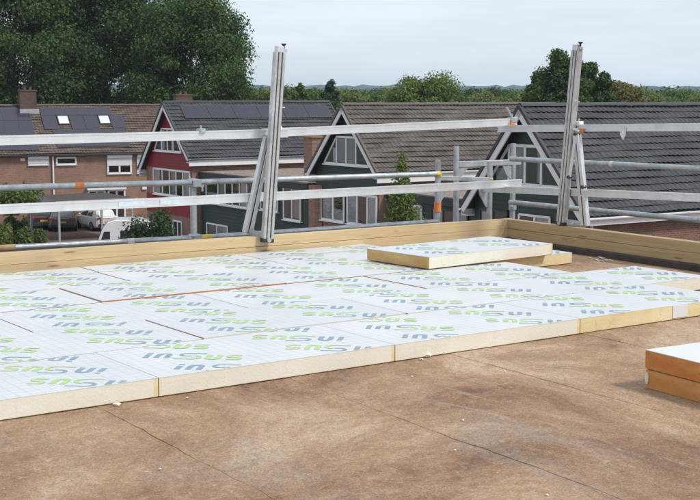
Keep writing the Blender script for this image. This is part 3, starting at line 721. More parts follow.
for dz in (0, 0.03):
    q = sD + Vector((-0.03, -0.03, 0)); q.z = rel(on_v(511, 206, VS + 0.3), org).z + dz
    m = MB(); m.bar(q, q + Vector((-0.05, -0.03, 0.01)), 0.02, 0.02); m.build('coupler_bolt', 'galvanised', sc, bevel=0.002)
def stube(label, a, b, bands=(), ends=()):
    t = rthing('scaffold_tube', label, 'tube', a, 'galvanised scaffold tubes'); d = rel(b, a)
    m = MB(); m.tube((0, 0, 0), d, 0.0212, 16); m.build('pipe', 'galvanised', t, smooth=False)
    for f0, f1, mat in bands:
        m = MB(); m.tube(d * f0, d * f1, 0.0225, 16); m.build('band', mat, t)
    return t
V2 = VS - 0.05; U2 = US - 0.05
stube('upper scaffold tube with orange band in front of the brick terrace', on_v(-40, 189.2, V2), on_v(190.5, 182.4, V2), ((0.47, 0.51, 'orange_tape'),))
stube('upper scaffold tube in front of the flat roofed wing', on_v(196, 182.2, V2), on_v(439, 173.8, V2), ((0.985, 1.002, 'yellow_tape'),))
stube('lower scaffold tube with faded tape above the pale kerb by the cars', on_v(-40, 250.5, V2), on_v(190, 238.2, V2), ((0.05, 0.22, 'rust_tape'), (0.705, 0.735, 'paper_tape')))
stube('lower scaffold tube with yellow end behind the leaning post', on_v(195, 238.0, V2), on_v(438, 221.6, V2), ((-0.002, 0.06, 'yellow_tape'),))
stube('upper scaffold tube crossing the charcoal tiled roof', on_u(511, 159.0, U2), on_u(712, 169.3, U2), ((0.54, 0.555, 'paper_tape'),))
stube('lower scaffold tube crossing the brick wall under the charcoal roof', on_u(510, 202.3, U2), on_u(712, 221.4, U2), ((0.985, 1.0, 'orange_tape'),))
t = thing('scaffold_standard', 'upright scaffold tube with couplers in front of the red house', 'scaffold', RW(1.6, VS, 0), ANG)
org2 = Vector((1.6, VS, 0)); m = MB(); a = rel(on_v(193, 178.5, VS), org2); m.tube((a.x, a.y, -ROOF), a, 0.0245, 14); m.build('standard', 'galvanised', t)
m = MB(); m.tube((a.x, a.y, -ROOF), (a.x, a.y, -ROOF + 0.02), 0.07, 12); m.build('base_plate', 'galvanised', t)
for y in (183, 238):
    q = rel(on_v(193, y, VS), org2); m = MB(); m.box(a.x - 0.035, a.x + 0.035, a.y - 0.075, a.y + 0.035, q.z - 0.03, q.z + 0.03); m.build('coupler', 'galvanised', t, bevel=0.008)
    m = MB(); m.tube((a.x + 0.05, a.y - 0.05, q.z), (a.x + 0.05, a.y - 0.05, q.z - 0.06), 0.009, 8); m.bar((a.x + 0.03, a.y - 0.05, q.z - 0.02), (a.x + 0.062, a.y - 0.05, q.z - 0.02), 0.02, 0.02); m.build('coupler_bolt', 'galvanised', t)
# rail clamps and ties
def clampobj(label, p, mat='galvanised', s=1.0):
    t = rthing('rail_clamp', label, 'clamp', p, 'rail clamps')
    m = MB(); m.box(-0.03 * s, 0.03 * s, -0.035, 0.035, -0.012, 0.03 * s); m.build('clamp_body', mat, t, bevel=0.005)
    m = MB(); m.tube((0, 0, 0.02 * s), (0, 0, 0.06 * s), 0.008, 8); m.build('screw', 'galvanised', t)
    return t
p = on_v(201, 131.5, VR); clampobj('small steel clamp on upper rail over the red house gable', p, 'galvanised', 0.7)
p = on_v(512, 121.0, VR + 0.045); t = clampobj('steel clamp with upright lever where the upper rails meet at the corner', p)
m = MB(); m.bar((0.0, 0, 0.02), (-0.06, 0, 0.11), 0.02, 0.012); m.build('lever', 'galvanised', t)
m = MB(); m.box(-0.05, -0.015, -0.05, -0.036, -0.06, -0.01); m.build('orange_label', 'orange_tape', t)
p = on_u(578.5, 124.5, UR); t = clampobj('crumpled foil clamp on upper rail beside the leaning post', p, 'foam_crumb', 0.8)
m = MB(); m.box(-0.04, -0.028, -0.09, -0.06, -0.07, -0.03); m.build('orange_label', 'orange_tape', t)

# ================================================================== HOUSES
def tile_slope(mb_uv, P0, ex, ey, n, L, S, pitch=0.22, course=0.285, amp=0.022, step=0.045, samp=5):
    """tiled slope: P0 ridge-side corner, ex along ridge, ey down the slope, n outward"""
    nt = max(1, round(L / pitch)); nc = max(1, round(S / course)); nx = nt * samp + 1
    verts, faces, uvs = mb_uv
    for c in range(nc):
        for j, (fy, lift) in enumerate(((c / nc, 0.0), ((c + 1.06) / nc if c < nc - 1 else 1.0, step))):
            for i in range(nx):
                ph = (i % samp) / samp
                h = amp * (math.sin(ph * 2 * math.pi) * 0.6 + (1 if ph < 0.25 else 0) * 0.5) + 0.018 * math.sin(i * 0.031 + c * 0.7) + 0.010 * math.sin(i * 0.11 + c * 1.9) + JIT[(i // samp * 7 + c * 13) % 97]
                p = P0 + ex * (L * i / (nx - 1)) + ey * (S * fy) + n * (lift + h + 0.01)
                verts.append(p); uvs.append((i / samp + 0.01, c + (0.1 if j == 0 else 0.9)))
        k = len(verts) - 2 * nx
        for i in range(nx - 1):
            faces.append((k + i, k + i + 1, k + nx + i + 1, k + nx + i))
JIT = [random.Random(i).uniform(-0.002, 0.003) for i in range(97)]
def build_slopes(name, slopes, mat, parent):
    d = ([], [], [])
    for s in slopes: tile_slope(d, *s)
    me = bpy.data.meshes.new(name); me.from_pydata([tuple(v) for v in d[0]], [], d[1]); me.materials.append(MATS[mat])
    uvl = me.uv_layers.new(name='UVMap'); li = np.zeros(len(me.loops), dtype=np.int32); me.loops.foreach_get('vertex_index', li)
    uvl.data.foreach_set('uv', np.array(d[2], dtype=np.float32)[li].ravel())
    # face uv: use the first corner's tile index for the whole face
    o = link(name, me, parent); kind(o, 'stuff'); return o
_ridge = {}
def ridge_tiles(parent, p0, p1, mat, step=0.38, r=0.13):
    p0, p1 = Vector(p0), Vector(p1); d = p1 - p0; n = max(1, int(d.length / step)); key = (mat,)
    if key not in _ridge:
        m = MB(); K = 6
        for x, rr in ((0.0, r * 0.94), (step * 1.05, r)):
            for i in range(K + 1):
                a = math.pi * i / K; m.v.append((x, rr * math.cos(a), rr * math.sin(a) * 0.85))
        for i in range(K): m.f.append((i, i + 1, K + 2 + i, K + 1 + i)); m.m.append(0)
        m.f.append(tuple(range(K, -1, -1))); m.m.append(0); m.f.append(tuple(range(K + 1, 2 * K + 2))); m.m.append(0)
        me = m.mesh('ridge_tile', [mat]); me.uv_layers.new(name='UVMap'); _ridge[key] = me
    rz = math.atan2(d.y, d.x)
    for i in range(n):
        o = link('ridge_tile', _ridge[key], parent, p0 + d * (i / n) + Vector((0, 0, RNG.uniform(-0.008, 0.008))), rz + RNG.uniform(-0.01, 0.01))
class Plane:                                      # local frame on a facade: origin, right vector, outward normal
    def __init__(s, o, ex, n): s.o = Vector(o); s.ex = Vector(ex); s.n = Vector(n)
    def p(s, a, z, d=0.0): return s.o + s.ex * a + Vector((0, 0, z)) + s.n * d
def window(parent, pl, polys, frame=0.07, mat='white_paint', curtains=(), sill=True, depth=0.05, backs='unlit_room_tone'):
    """polys: list of panes as (a, z) polygons; one frame mesh, pane and curtain children"""
    fr = MB()
    edges = set()
    for q in polys:
        for i in range(len(q)):
            a, b = q[i], q[(i + 1) % len(q)]; e = tuple(sorted((a, b))); 
            if e in edges: continue
            edges.add(e); fr.bar(pl.p(*a, 0.02 + depth / 2), pl.p(*b, 0.02 + depth / 2), frame, depth, pl.n) if a[0] != b[0] or True else None
    w = fr.build('window', mat, parent)
    for i, q in enumerate(polys):
        ar = sum(q[k][0] * q[(k + 1) % len(q)][1] - q[(k + 1) % len(q)][0] * q[k][1] for k in range(len(q)))
        if (ar > 0) != ((pl.ex.cross(Vector((0, 0, 1)))).dot(pl.n) > 0): q = q[::-1]
        MB().poly([pl.p(a, z, 0.045) for a, z in q]).build('pane', 'window_glass', w, fix=False)
        MB().poly([pl.p(a, z, 0.006) for a, z in q]).build('dark_sheet', backs, w, fix=False)  # flat dark sheet on the wall, painted as the unlit room behind the glass
    for (a0, a1, z0, z1, mat_) in curtains:
        n = max(4, int((a1 - a0) / 0.05)); c = MB()
        for k in range(n + 1):
            a = a0 + (a1 - a0) * k / n; dd = 0.020 + 0.008 * (k % 2)
            c.v.append(tuple(pl.p(a, z0, dd))); c.v.append(tuple(pl.p(a, z1, dd)))
        for k in range(n): c.f.append((2 * k, 2 * k + 2, 2 * k + 3, 2 * k + 1)); c.m.append(0)
        c.build('curtain', mat_, w, fix=False)
    if sill:
        a0 = min(a for q in polys for a, z in q); a1 = max(a for q in polys for a, z in q); z0 = min(z for q in polys for a, z in q)
        m = MB(); m.bar(pl.p(a0 - 0.08, z0 - 0.06, 0.06), pl.p(a1 + 0.08, z0 - 0.06, 0.06), 0.14, 0.05, (0, 0, 1)); m.build('sill', mat, w)
    return w
def rects(cuts, z0, z1): return [[(a, z0), (b, z0), (b, z1), (a, z1)] for a, b in zip(cuts, cuts[1:])]
def siding(parent, pl, z0, z1, lo, hi, mat, h=0.16, th=0.025):
    mb = MB(); z = z0
    while z < z1 - 0.01:
        zz = min(z + h, z1); a0, a1, b0, b1 = lo(z), hi(z), lo(zz), hi(zz)
        if a1 - a0 > 0.02 and b1 - b0 > -0.001:
            mb.hexa([pl.p(a0, z, -0.02), pl.p(a1, z, -0.02), pl.p(a1, z, th), pl.p(a0, z, th), pl.p(b0, zz - 0.006, -0.02), pl.p(b1, zz - 0.006, -0.02), pl.p(b1, zz - 0.006, th * 0.35), pl.p(b0, zz - 0.006, th * 0.35)])
        z += h
    o = mb.build('siding', mat, parent); kind(o, 'stuff'); return o
def gutter(parent, p0, p1, mat='zinc_gutter', r=0.07):
    p0, p1 = Vector(p0), Vector(p1); d = (p1 - p0).normalized(); s = d.cross(Vector((0, 0, 1))); m = MB(); K = 6
    for p in (p0, p1):
        for i in range(K + 1):
            a = math.pi + math.pi * i / K; m.v.append(tuple(p + s * (math.cos(a) * r) + Vector((0, 0, math.sin(a) * r))))
    for i in range(K): m.f.append((i, i + 1, K + 2 + i, K + 1 + i)); m.m.append(0)
    m.build('gutter', mat, parent, fix=False)
def chimney(parent, x, y, z0, z1, sx, sy, mat='brick_chimney', pots=2):
    c = MB().box(x - sx / 2, x + sx / 2, y - sy / 2, y + sy / 2, z0, z1 - 0.12).build('chimney', mat, parent)
    MB().box(x - sx / 2 - 0.05, x + sx / 2 + 0.05, y - sy / 2 - 0.05, y + sy / 2 + 0.05, z1 - 0.119, z1).build('chimney_cap', mat, c, bevel=0.02)
    for i in range(pots):
        xx = x + (i - (pots - 1) / 2) * 0.4
        MB().tube((xx, y, z1), (xx, y, z1 + 0.22), 0.11, 10, 0.09).build('chimney_pot', 'brick_chimney', c)
    return c
def solar_panel(parent, P, ex, ey, n, w, h):
    """one panel: P its upper-left corner on the slope"""
    M = Matrix((ex, ey, n)).transposed().to_4x4(); M.translation = P
    fr = MB().box(0, w, 0, h, 0.05, 0.088).build('solar_panel', 'panel_frame', parent); fr.matrix_local = M
    o = MB().box(0.03, w - 0.03, 0.03, h - 0.03, 0.0885, 0.092).build('cells', 'solar_cells', fr)
    return fr

def gable_house(label, u0, v0, ya, w, L, ze_r, ze_l, zr, clad, tiles, over=0.35, group=None, brick='brick_brown', fh=0.30):
    """gable faces -U; right eave (y=0) runs along U towards +x; ridge at y=ya"""
    t = thing('gable_house', label, 'house', UVW(u0, v0, 0), ANG, group)
    sr = (zr - ze_r) / ya; sl = (zr - ze_l) / (w - ya)
    y0, y1 = 0.35, w - 0.35
    z_at = lambda y: (zr - sr * (ya - y) if y < ya else zr - sl * (y - ya)) - 0.10
    body = MB(); zs0, zs1 = z_at(y0), z_at(y1)
    body.prism([(0, y0, 0), (0, y1, 0), (0, y1, zs1), (0, ya, zr - 0.12), (0, y0, zs0)], (L, 0, 0)); body.build('wall', brick, t)
    X = Vector((1, 0, 0))
    for (ye, ze, sgn) in ((0.0, ze_r, -1), (w, ze_l, 1)):
        run = abs(ye - ya); S = math.hypot(run, zr - ze); ey = Vector((0, sgn * run, -(zr - ze))) / S; n = Vector((0, sgn * (zr - ze), run)) / S
        build_slopes('tiled_slope', [(Vector((-over, ya, zr)), X, ey, n, L + 2 * over, S)], tiles, t)
        m = MB(); e = Vector((-over + 0.02, 0, 0)); d = Vector((L + 2 * over - 0.04, 0, 0)); a = Vector((0, ya, zr)) - n * 0.02; b = Vector((0, ye, ze)) - n * 0.02
        m.hexa([a + e - n * 0.08, b + e - n * 0.08, b + e + d - n * 0.08, a + e + d - n * 0.08, a + e, b + e, b + e + d, a + e + d]); m.build('roof_deck', 'dark_fascia', t)
        for xx in (-over, L + over):                                # white bargeboards and dark verge tiles
            q = Vector((xx, 0, 0)); m = MB(); m.bar(a + q - n * 0.13, b + q - n * 0.13 , 0.05, 0.20, n); m.build('bargeboard', 'white_paint', t)
            m = MB(); m.bar(a + q + n * 0.035 , b + q + n * 0.035, 0.12, 0.10, n); m.build('verge_tiles', tiles, t)
        fz = ze - 0.14; ybox = ye + sgn * -0.02
        m = MB(); m.box(-over + 0.03, L + over - 0.03, min(ybox, ybox - sgn * 0.04), max(ybox, ybox - sgn * 0.04), fz - fh, fz + 0.10); m.build('fascia', 'white_paint', t)
        m = MB(); m.box(-over + 0.03, L + over - 0.03, min(ybox - sgn * 0.04, ybox - sgn * 0.36), max(ybox - sgn * 0.04, ybox - sgn * 0.36), fz - 0.13, fz - 0.10); m.build('soffit', 'white_paint', t)
        gutter(t, (-over, ye + sgn * 0.06, fz + 0.09), (L + over, ye + sgn * 0.06, fz + 0.09), 'white_paint' if clad == 'siding_green' else 'zinc_gutter')
    ridge_tiles(t, (-over, ya, zr + 0.02), (L + over, ya, zr + 0.02), tiles)
    pl = Plane((0, 0, 0), (0, 1, 0), (-1, 0, 0))
    lo = lambda z: max(y0, ya - (zr - 0.10 - z) / sr); hi = lambda z: min(y1, ya + (zr - 0.10 - z) / sl)
    return t, pl, lo, hi
def trapezoid(pl, t, ya, zb, zt, hb, hc, curt, mid=True):
    polys = [[(ya + hc, zb), (ya + hb, zb), (ya + hc, zt)], [(ya, zb), (ya + hc, zb), (ya + hc, zt), (ya, zt)],
             [(ya - hc, zb), (ya, zb), (ya, zt), (ya - hc, zt)], [(ya - hb, zb), (ya - hc, zb), (ya - hc, zt)]]
    return window(t, pl, polys, 0.09, curtains=curt)

# --- charcoal-roofed house at the roof corner
t, pl, lo, hi = gable_house('house with charcoal tiled roof, brick side wall and dark green gable', 27.0, 27.8, 3.05, 6.0, 12.0, 5.42, 5.3, 8.70, 'siding_green', 'tiles_charcoal', brick='brick_dark', fh=0.135)
siding(t, pl, 2.6, 8.6, lo, hi, 'siding_green')
plw = Plane((-0.03, 0, 0), (0, 1, 0), (-1, 0, 0))
trapezoid(plw, t, 3.05, 6.22, 7.45, 1.80, 0.78, [(3.15, 3.80, 6.3, 7.4, 'curtain_grey'), (3.95, 4.5, 6.3, 6.7, 'curtain_grey'), (2.3, 2.5, 6.3, 7.4, 'curtain_grey')])
window(t, plw, rects([1.85, 2.55, 3.3], 4.1, 5.25), curtains=[(1.9, 2.5, 4.1, 5.2, 'curtain_white')])
window(t, plw, rects([3.9, 4.6, 5.3], 4.1, 5.3), mat='dark_fascia', curtains=[(4.6, 5.2, 4.1, 5.2, 'curtain_white')])
MB().tube((0.2, 0.27, 0.1), (0.2, 0.27, 5.15), 0.045, 8).build('downpipe', 'white_paint', t)
MB().tube((0.2, 0.27, 5.15), (0.2, -0.02, 5.32), 0.045, 8).build('downpipe_elbow', 'white_paint', t)

# --- umber-roofed house in the middle
t, pl, lo, hi = gable_house('house with weathered umber tiled roof and dark green gable', 31.4, 45.2, 2.8, 5.9, 12.0, 5.73, 5.46, 8.63, 'siding_green', 'tiles_umber')
siding(t, pl, 4.75, 8.55, lo, hi, 'siding_green')
plw = Plane((-0.03, 0, 0), (0, 1, 0), (-1, 0, 0))
trapezoid(plw, t, 2.85, 5.98, 7.2, 1.85, 0.80, [(2.1, 2.8, 6.05, 7.15, 'curtain_grey'), (2.9, 3.6, 6.05, 7.15, 'curtain_grey'), (3.7, 4.0, 6.05, 6.7, 'curtain_white')])
window(t, plw, rects([0.45, 1.15, 1.95, 2.75], 3.35, 4.66), 0.10, curtains=[(0.5, 1.1, 3.4, 4.6, 'curtain_white'), (2.0, 2.7, 3.4, 4.6, 'curtain_white')])
window(t, plw, rects([3.05, 3.95, 5.0], 3.35, 4.66), 0.10, curtains=[(4.0, 4.9, 3.4, 4.6, 'curtain_white'), (3.1, 3.9, 3.4, 3.9, 'curtain_white')])
m = MB(); m.prism([(-0.05, 4.95, 0), (-0.05, 5.75, 0), (-0.30, 5.75, 0), (-0.30, 4.95 + 0.25, 0)], (0, 0, 4.9)); m.build('brick_pier', 'brick_brown', t)

# --- red-gabled house
t, pl, lo, hi = gable_house('house with dark red gable, charcoal tiles and a row of solar panels', 30.8, 62.3, 3.2, 6.7, 10.3, 5.71, 4.85, 8.67, 'siding_red', 'tiles_charcoal')
siding(t, pl, 5.0, 8.6, lo, hi, 'siding_red'); siding(t, pl, 2.4, 3.45, lo, hi, 'siding_red')
plw = Plane((-0.03, 0, 0), (0, 1, 0), (-1, 0, 0))
trapezoid(plw, t, 3.25, 5.98, 7.22, 1.75, 0.75, [(2.5, 2.8, 6.05, 7.15, 'curtain_white'), (3.7, 3.95, 6.05, 7.15, 'curtain_white')])
window(t, plw, rects([0.5, 1.35, 2.2, 3.05, 4.0, 5.2], 3.5, 4.92), 0.10, curtains=[(0.6, 1.3, 3.5, 4.9, 'curtain_white'), (2.3, 2.9, 3.5, 4.9, 'curtain_grey'), (4.4, 5.1, 3.5, 4.9, 'curtain_white')])
window(t, plw, rects([1.6, 2.1, 2.7], 1.1, 2.1), 0.09)
run, S = 3.2, math.hypot(3.2, 8.67 - 5.71); ey = Vector((0, -run, -(8.67 - 5.71))) / S; n = Vector((0, -(8.67 - 5.71), run)) / S; X = Vector((1, 0, 0))
for i in range(6): solar_panel(t, Vector((0.55, 3.2, 8.67)) + X * (1.62 * i) + ey * 0.35 + n * 0.02, X, ey, n, 1.58, 1.02)
def skylight(parent, P, ex, ey, n, w, h):
    M = Matrix((ex, ey, n)).transposed().to_4x4(); M.translation = P
    s = MB().box(0, w, 0, h, 0.0, 0.12).build('skylight', 'panel_frame', parent); s.matrix_local = M
    MB().box(0.06, w - 0.06, 0.06, h - 0.06, 0.1205, 0.128).build('pane', 'skylight_glass', s)
skylight(t, Vector((5.6, 3.2, 8.67)) + ey * 1.75 + n * 0.02, X, ey, n, 0.8, 0.95)
for xx in (3.0, 6.3):
    q = Vector((xx, 3.2, 8.67)) + ey * 3.0
    MB().tube(q, q + Vector((0, 0, 0.42)), 0.07, 8).build('vent_pipe', 'black_plastic', t)
    MB().tube(q + Vector((0, 0, 0.42)), q + Vector((0, 0, 0.52)), 0.12, 8).build('vent_cowl', 'black_plastic', t)

# --- flat-roofed wings between the gables
def wing(label, u0, v0, v1, Lx, zt, wins):
    t = thing('flat_roofed_wing', label, 'building', UVW(u0, v0, 0), ANG, 'flat-roofed wings between the gables'); W = v1 - v0
    MB().box(0, Lx, 0.02, W - 0.02, 0, zt - 0.35).build('wall', 'brick_brown', t)
    MB().box(-0.12, Lx, 0.0, W, zt - 0.349, zt).build('roof_edge', 'dark_fascia', t)
    MB().box(-0.02, Lx - 0.1, 0.1, W - 0.1, zt - 0.05, zt + 0.012).build('gravel_bed', 'gravel', t)
    MB().box(-0.14, -0.121, 0.0, W, zt - 0.03, zt + 0.03).build('edge_trim', 'zinc_gutter', t)
    pl = Plane((0, 0, 0), (0, 1, 0), (-1, 0, 0))
    siding(t, pl, 0.3, zt - 0.36, lambda z: 0.05, lambda z: W - 0.05, 'siding_green', 0.18)
    plw = Plane((-0.03, 0, 0), (0, 1, 0), (-1, 0, 0))
    for cuts, z0, z1, cu, mt in wins: window(t, plw, rects(cuts, z0, z1), 0.08, mt, cu)
    return t
wt = wing('dark green clad wing with gravel roof between red and umber roofed houses', 31.3, 51.2, 62.6, 8.0, 4.95,
     [([0.7, 1.5, 2.3], 3.1, 4.7, [(0.8, 1.4, 3.2, 4.6, 'curtain_grey')], 'white_paint'), ([2.9, 3.7, 4.6], 3.4, 4.7, [(2.9, 3.3, 3.4, 4.6, 'curtain_white')], 'white_paint'),
      ([5.2, 6.0, 6.8, 7.6, 8.4, 9.2, 10.6], 3.35, 4.65, [(6.1, 6.7, 3.4, 4.6, 'curtain_white'), (8.5, 9.1, 3.4, 4.6, 'curtain_grey'), (9.3, 10.5, 3.4, 3.9, 'curtain_white')], 'white_paint'),
      ([8.2, 9.4, 10.6], 1.0, 2.2, [], 'white_paint')])
chimney(wt, 2.4, 3.4, 4.95, 7.05, 0.8, 0.8, 'brick_brown', 0)
wing('dark green clad wing with gravel roof between umber and charcoal roofed houses', 31.9, 33.6, 45.5, 7.0, 4.9,
     [([3.6, 4.4, 5.2], 2.9, 4.4, [(4.4, 5.1, 3.0, 4.4, 'curtain_white')], 'dark_fascia'), ([6.3, 7.1, 7.9, 8.7], 2.9, 4.4, [(6.4, 7.0, 2.9, 4.4, 'curtain_white'), (7.9, 8.6, 2.9, 4.4, 'curtain_white')], 'dark_fascia'), ([9.4, 10.4, 11.2], 2.9, 4.4, [(9.5, 10.3, 3.0, 4.4, 'curtain_grey')], 'white_paint')])

# --- long brick terrace with solar roof, on the left
TA = math.radians(24)
c0 = at_d(75, 152.5, 89.2); 
t = thing('brick_terrace', 'long brown brick terrace with tiled roof, solar panels and skylights', 'house', (c0.x, c0.y, 0), TA)
x0, x1, dep, ze, zr = -19.0, 10.0, 8.4, 5.1, 8.35; yr = dep / 2
MB().prism([(x0, 0, 0), (x0, dep, 0), (x0, dep, ze), (x0, yr, zr - 0.15), (x0, 0, ze)], (x1 - x0, 0, 0)).build('wall', 'brick_brown', t)
for ye, sgn in ((-0.35, -1), (dep + 0.35, 1)):
    run = abs(ye - yr); zz = ze - 0.02; S = math.hypot(run, zr - zz); ey = Vector((0, sgn * run, -(zr - zz))) / S; n = Vector((0, sgn * (zr - zz), run)) / S
    build_slopes('tiled_slope', [(Vector((x0 - 0.2, yr, zr)), Vector((1, 0, 0)), ey, n, x1 - x0 + 0.4, S)], 'tiles_brown', t)
    gutter(t, (x0 - 0.2, ye + sgn * 0.04, zz - 0.02), (x1 + 0.2, ye + sgn * 0.04, zz - 0.02), 'zinc_gutter', 0.08)
    m = MB(); yb = ye - sgn * 0.05; m.box(x0, x1, min(yb, yb - sgn * 0.28), max(yb, yb - sgn * 0.28), zz - 0.16, zz - 0.04); m.build('soffit', 'zinc_gutter', t)
    if sgn == -1: FE, FN = ey, n
ridge_tiles(t, (x0, yr, zr + 0.03), (x1, yr, zr + 0.03), 'tiles_brown')
pl = Plane((0, 0, 0), (1, 0, 0), (0, -1, 0))
TX = lambda px: (lambda r: ((c0.y * math.cos(TA) - c0.x * math.sin(TA)) * (r[0] * math.cos(TA) + r[1] * math.sin(TA)) / (r[1] * math.cos(TA) - r[0] * math.sin(TA)) - (c0.x * math.cos(TA) + c0.y * math.sin(TA))))(((px - CX) / F, 1.0))
def shutterwin(a, b, z0, z1, zs, mid=None):
    cuts = [TX(a), TX(mid), TX(b)] if mid else [TX(a), TX(b)]
    w = window(t, pl, rects(cuts, z0, z1), 0.12)
    if zs:
        m = MB(); A, B = TX(a) - 0.06, TX(b) + 0.06; k = zs
        m.bar(pl.p(A, z1 + 0.08, 0.14), pl.p(B, z1 + 0.08, 0.14), 0.2, 0.22, (0, 0, 1))
        while k < z1: m.bar(pl.p(A, k + 0.03, 0.095), pl.p(B, k + 0.03, 0.095), 0.02, 0.056, (0, 0, 1)); k += 0.06
        m.build('roller_shutter', 'roller_shutter', w)
shutterwin(29, 48, 4.36, 4.78, 4.42); shutterwin(57, 76, 4.33, 4.78, None); shutterwin(108, 131, 3.62, 4.75, 4.15, 119.5); shutterwin(138, 152, 3.62, 4.75, 3.9, 145)
shutterwin(4, 18, 1.1, 2.3, None); shutterwin(88, 104, 0.2, 2.4, None, 96); shutterwin(108, 124, 0.2, 2.4, None, 116)
m = MB(); m.bar(pl.p(TX(86), 2.62, 0.2), pl.p(TX(125), 2.62, 0.2), 0.3, 0.28, (0, 0, 1)); m.build('awning_box', 'white_paint', t)
MB().tube(pl.p(TX(53), 0.1, 0.10), pl.p(TX(53), 5.0, 0.10), 0.06, 8).build('downpipe', 'white_paint', t)
MB().box(TX(143) - 0.1, TX(143) + 0.25, -0.12, -0.001, 2.4, 2.7).build('wall_lamp', 'white_paint', t)
MB().box(TX(23) - 0.15, TX(23) + 0.15, -0.05, -0.001, 4.62, 4.8).build('wall_vent', 'white_paint', t)
def RX(px, s):                                    # x on the front slope s metres down from the ridge
    y = yr + FE.y * s; a = c0.x * math.cos(TA) + c0.y * math.sin(TA); d = c0.y * math.cos(TA) - c0.x * math.sin(TA) + y
    rx, ry = (px - CX) / F, 1.0; k = d / (ry * math.cos(TA) - rx * math.sin(TA)); return k * (rx * math.cos(TA) + ry * math.sin(TA)) - a
Xv = Vector((1, 0, 0))
def sp(x, s, w, h): solar_panel(t, Vector((x, yr, zr)) + FE * s + FN * 0.03, Xv, FE, FN, w - 0.02, h - 0.02)
bx = RX(41, 0.35)
for i in range(3): sp(bx + 1.72 * i, 0.30, 1.72, 1.0)
for off in (0.0, 1.95, 2.97, 4.9): sp(bx + off - 0.02, 1.32, 1.0, 1.65)
for off in (1.06, 4.02): skylight(t, Vector((bx + off, yr, zr)) + FE * 1.36 + FN * 0.02, Xv, FE, FN, 0.8, 1.0)
for off in (1.04, 4.0):
    MB().box(bx + off, bx + off + 0.86, 0, 0.001, 0, 0.001)
for i in range(3): sp(bx + 0.5 + 1.72 * i, 3.0, 1.72, 1.0)
for i in range(3): sp(bx + 0.5 + 1.72 * i, 4.02, 1.72, 0.98)
lx = RX(16, 0.35)
for r_ in range(3):
    for i in range(4): sp(lx - 1.02 * (3 - i), 0.25 + 1.68 * r_, 1.02, 1.66)
cx_ = RX(29, 0.0); chimney(t, cx_, yr - 0.3, zr - 0.7, zr + 1.15, 1.15, 0.7)
MB().box(cx_ - 0.65, cx_ + 0.7, yr - 0.9, yr - 0.68, zr - 0.55, zr - 0.2).build('lead_flashing', 'lead_flashing', t)
cx2 = RX(184, 0.0); chimney(t, min(cx2, x1 - 0.7), yr, zr - 0.5, zr + 0.85, 1.3, 0.7)

# --- carport
A = on_z(56, 202, 2.62); t = thing('carport', 'dark flat-roofed carport on slim posts before the brick terrace', 'carport', (A.x, A.y, 0), ANG)
MB().box(0, 5.4, 0, 5.6, 2.45, 2.62).build('roof', 'dark_fascia', t); MB().box(0.06, 5.34, 0.06, 5.54, 2.6205, 2.64).build('roof_felt', 'upstand_felt', t)
MB().box(-0.012, 0.0, 0, 5.6, 2.46, 2.66).build('edge_trim', 'lead_flashing', t); MB().box(0, 5.4, -0.012, 0, 2.46, 2.66).build('edge_trim', 'lead_flashing', t)
for x, y in ((0.25, 0.25), (5.1, 0.25), (0.25, 5.3), (5.1, 5.3)): MB().box(x - 0.06, x + 0.06, y - 0.06, y + 0.06, 0, 2.449).build('post', 'lead_flashing', t)

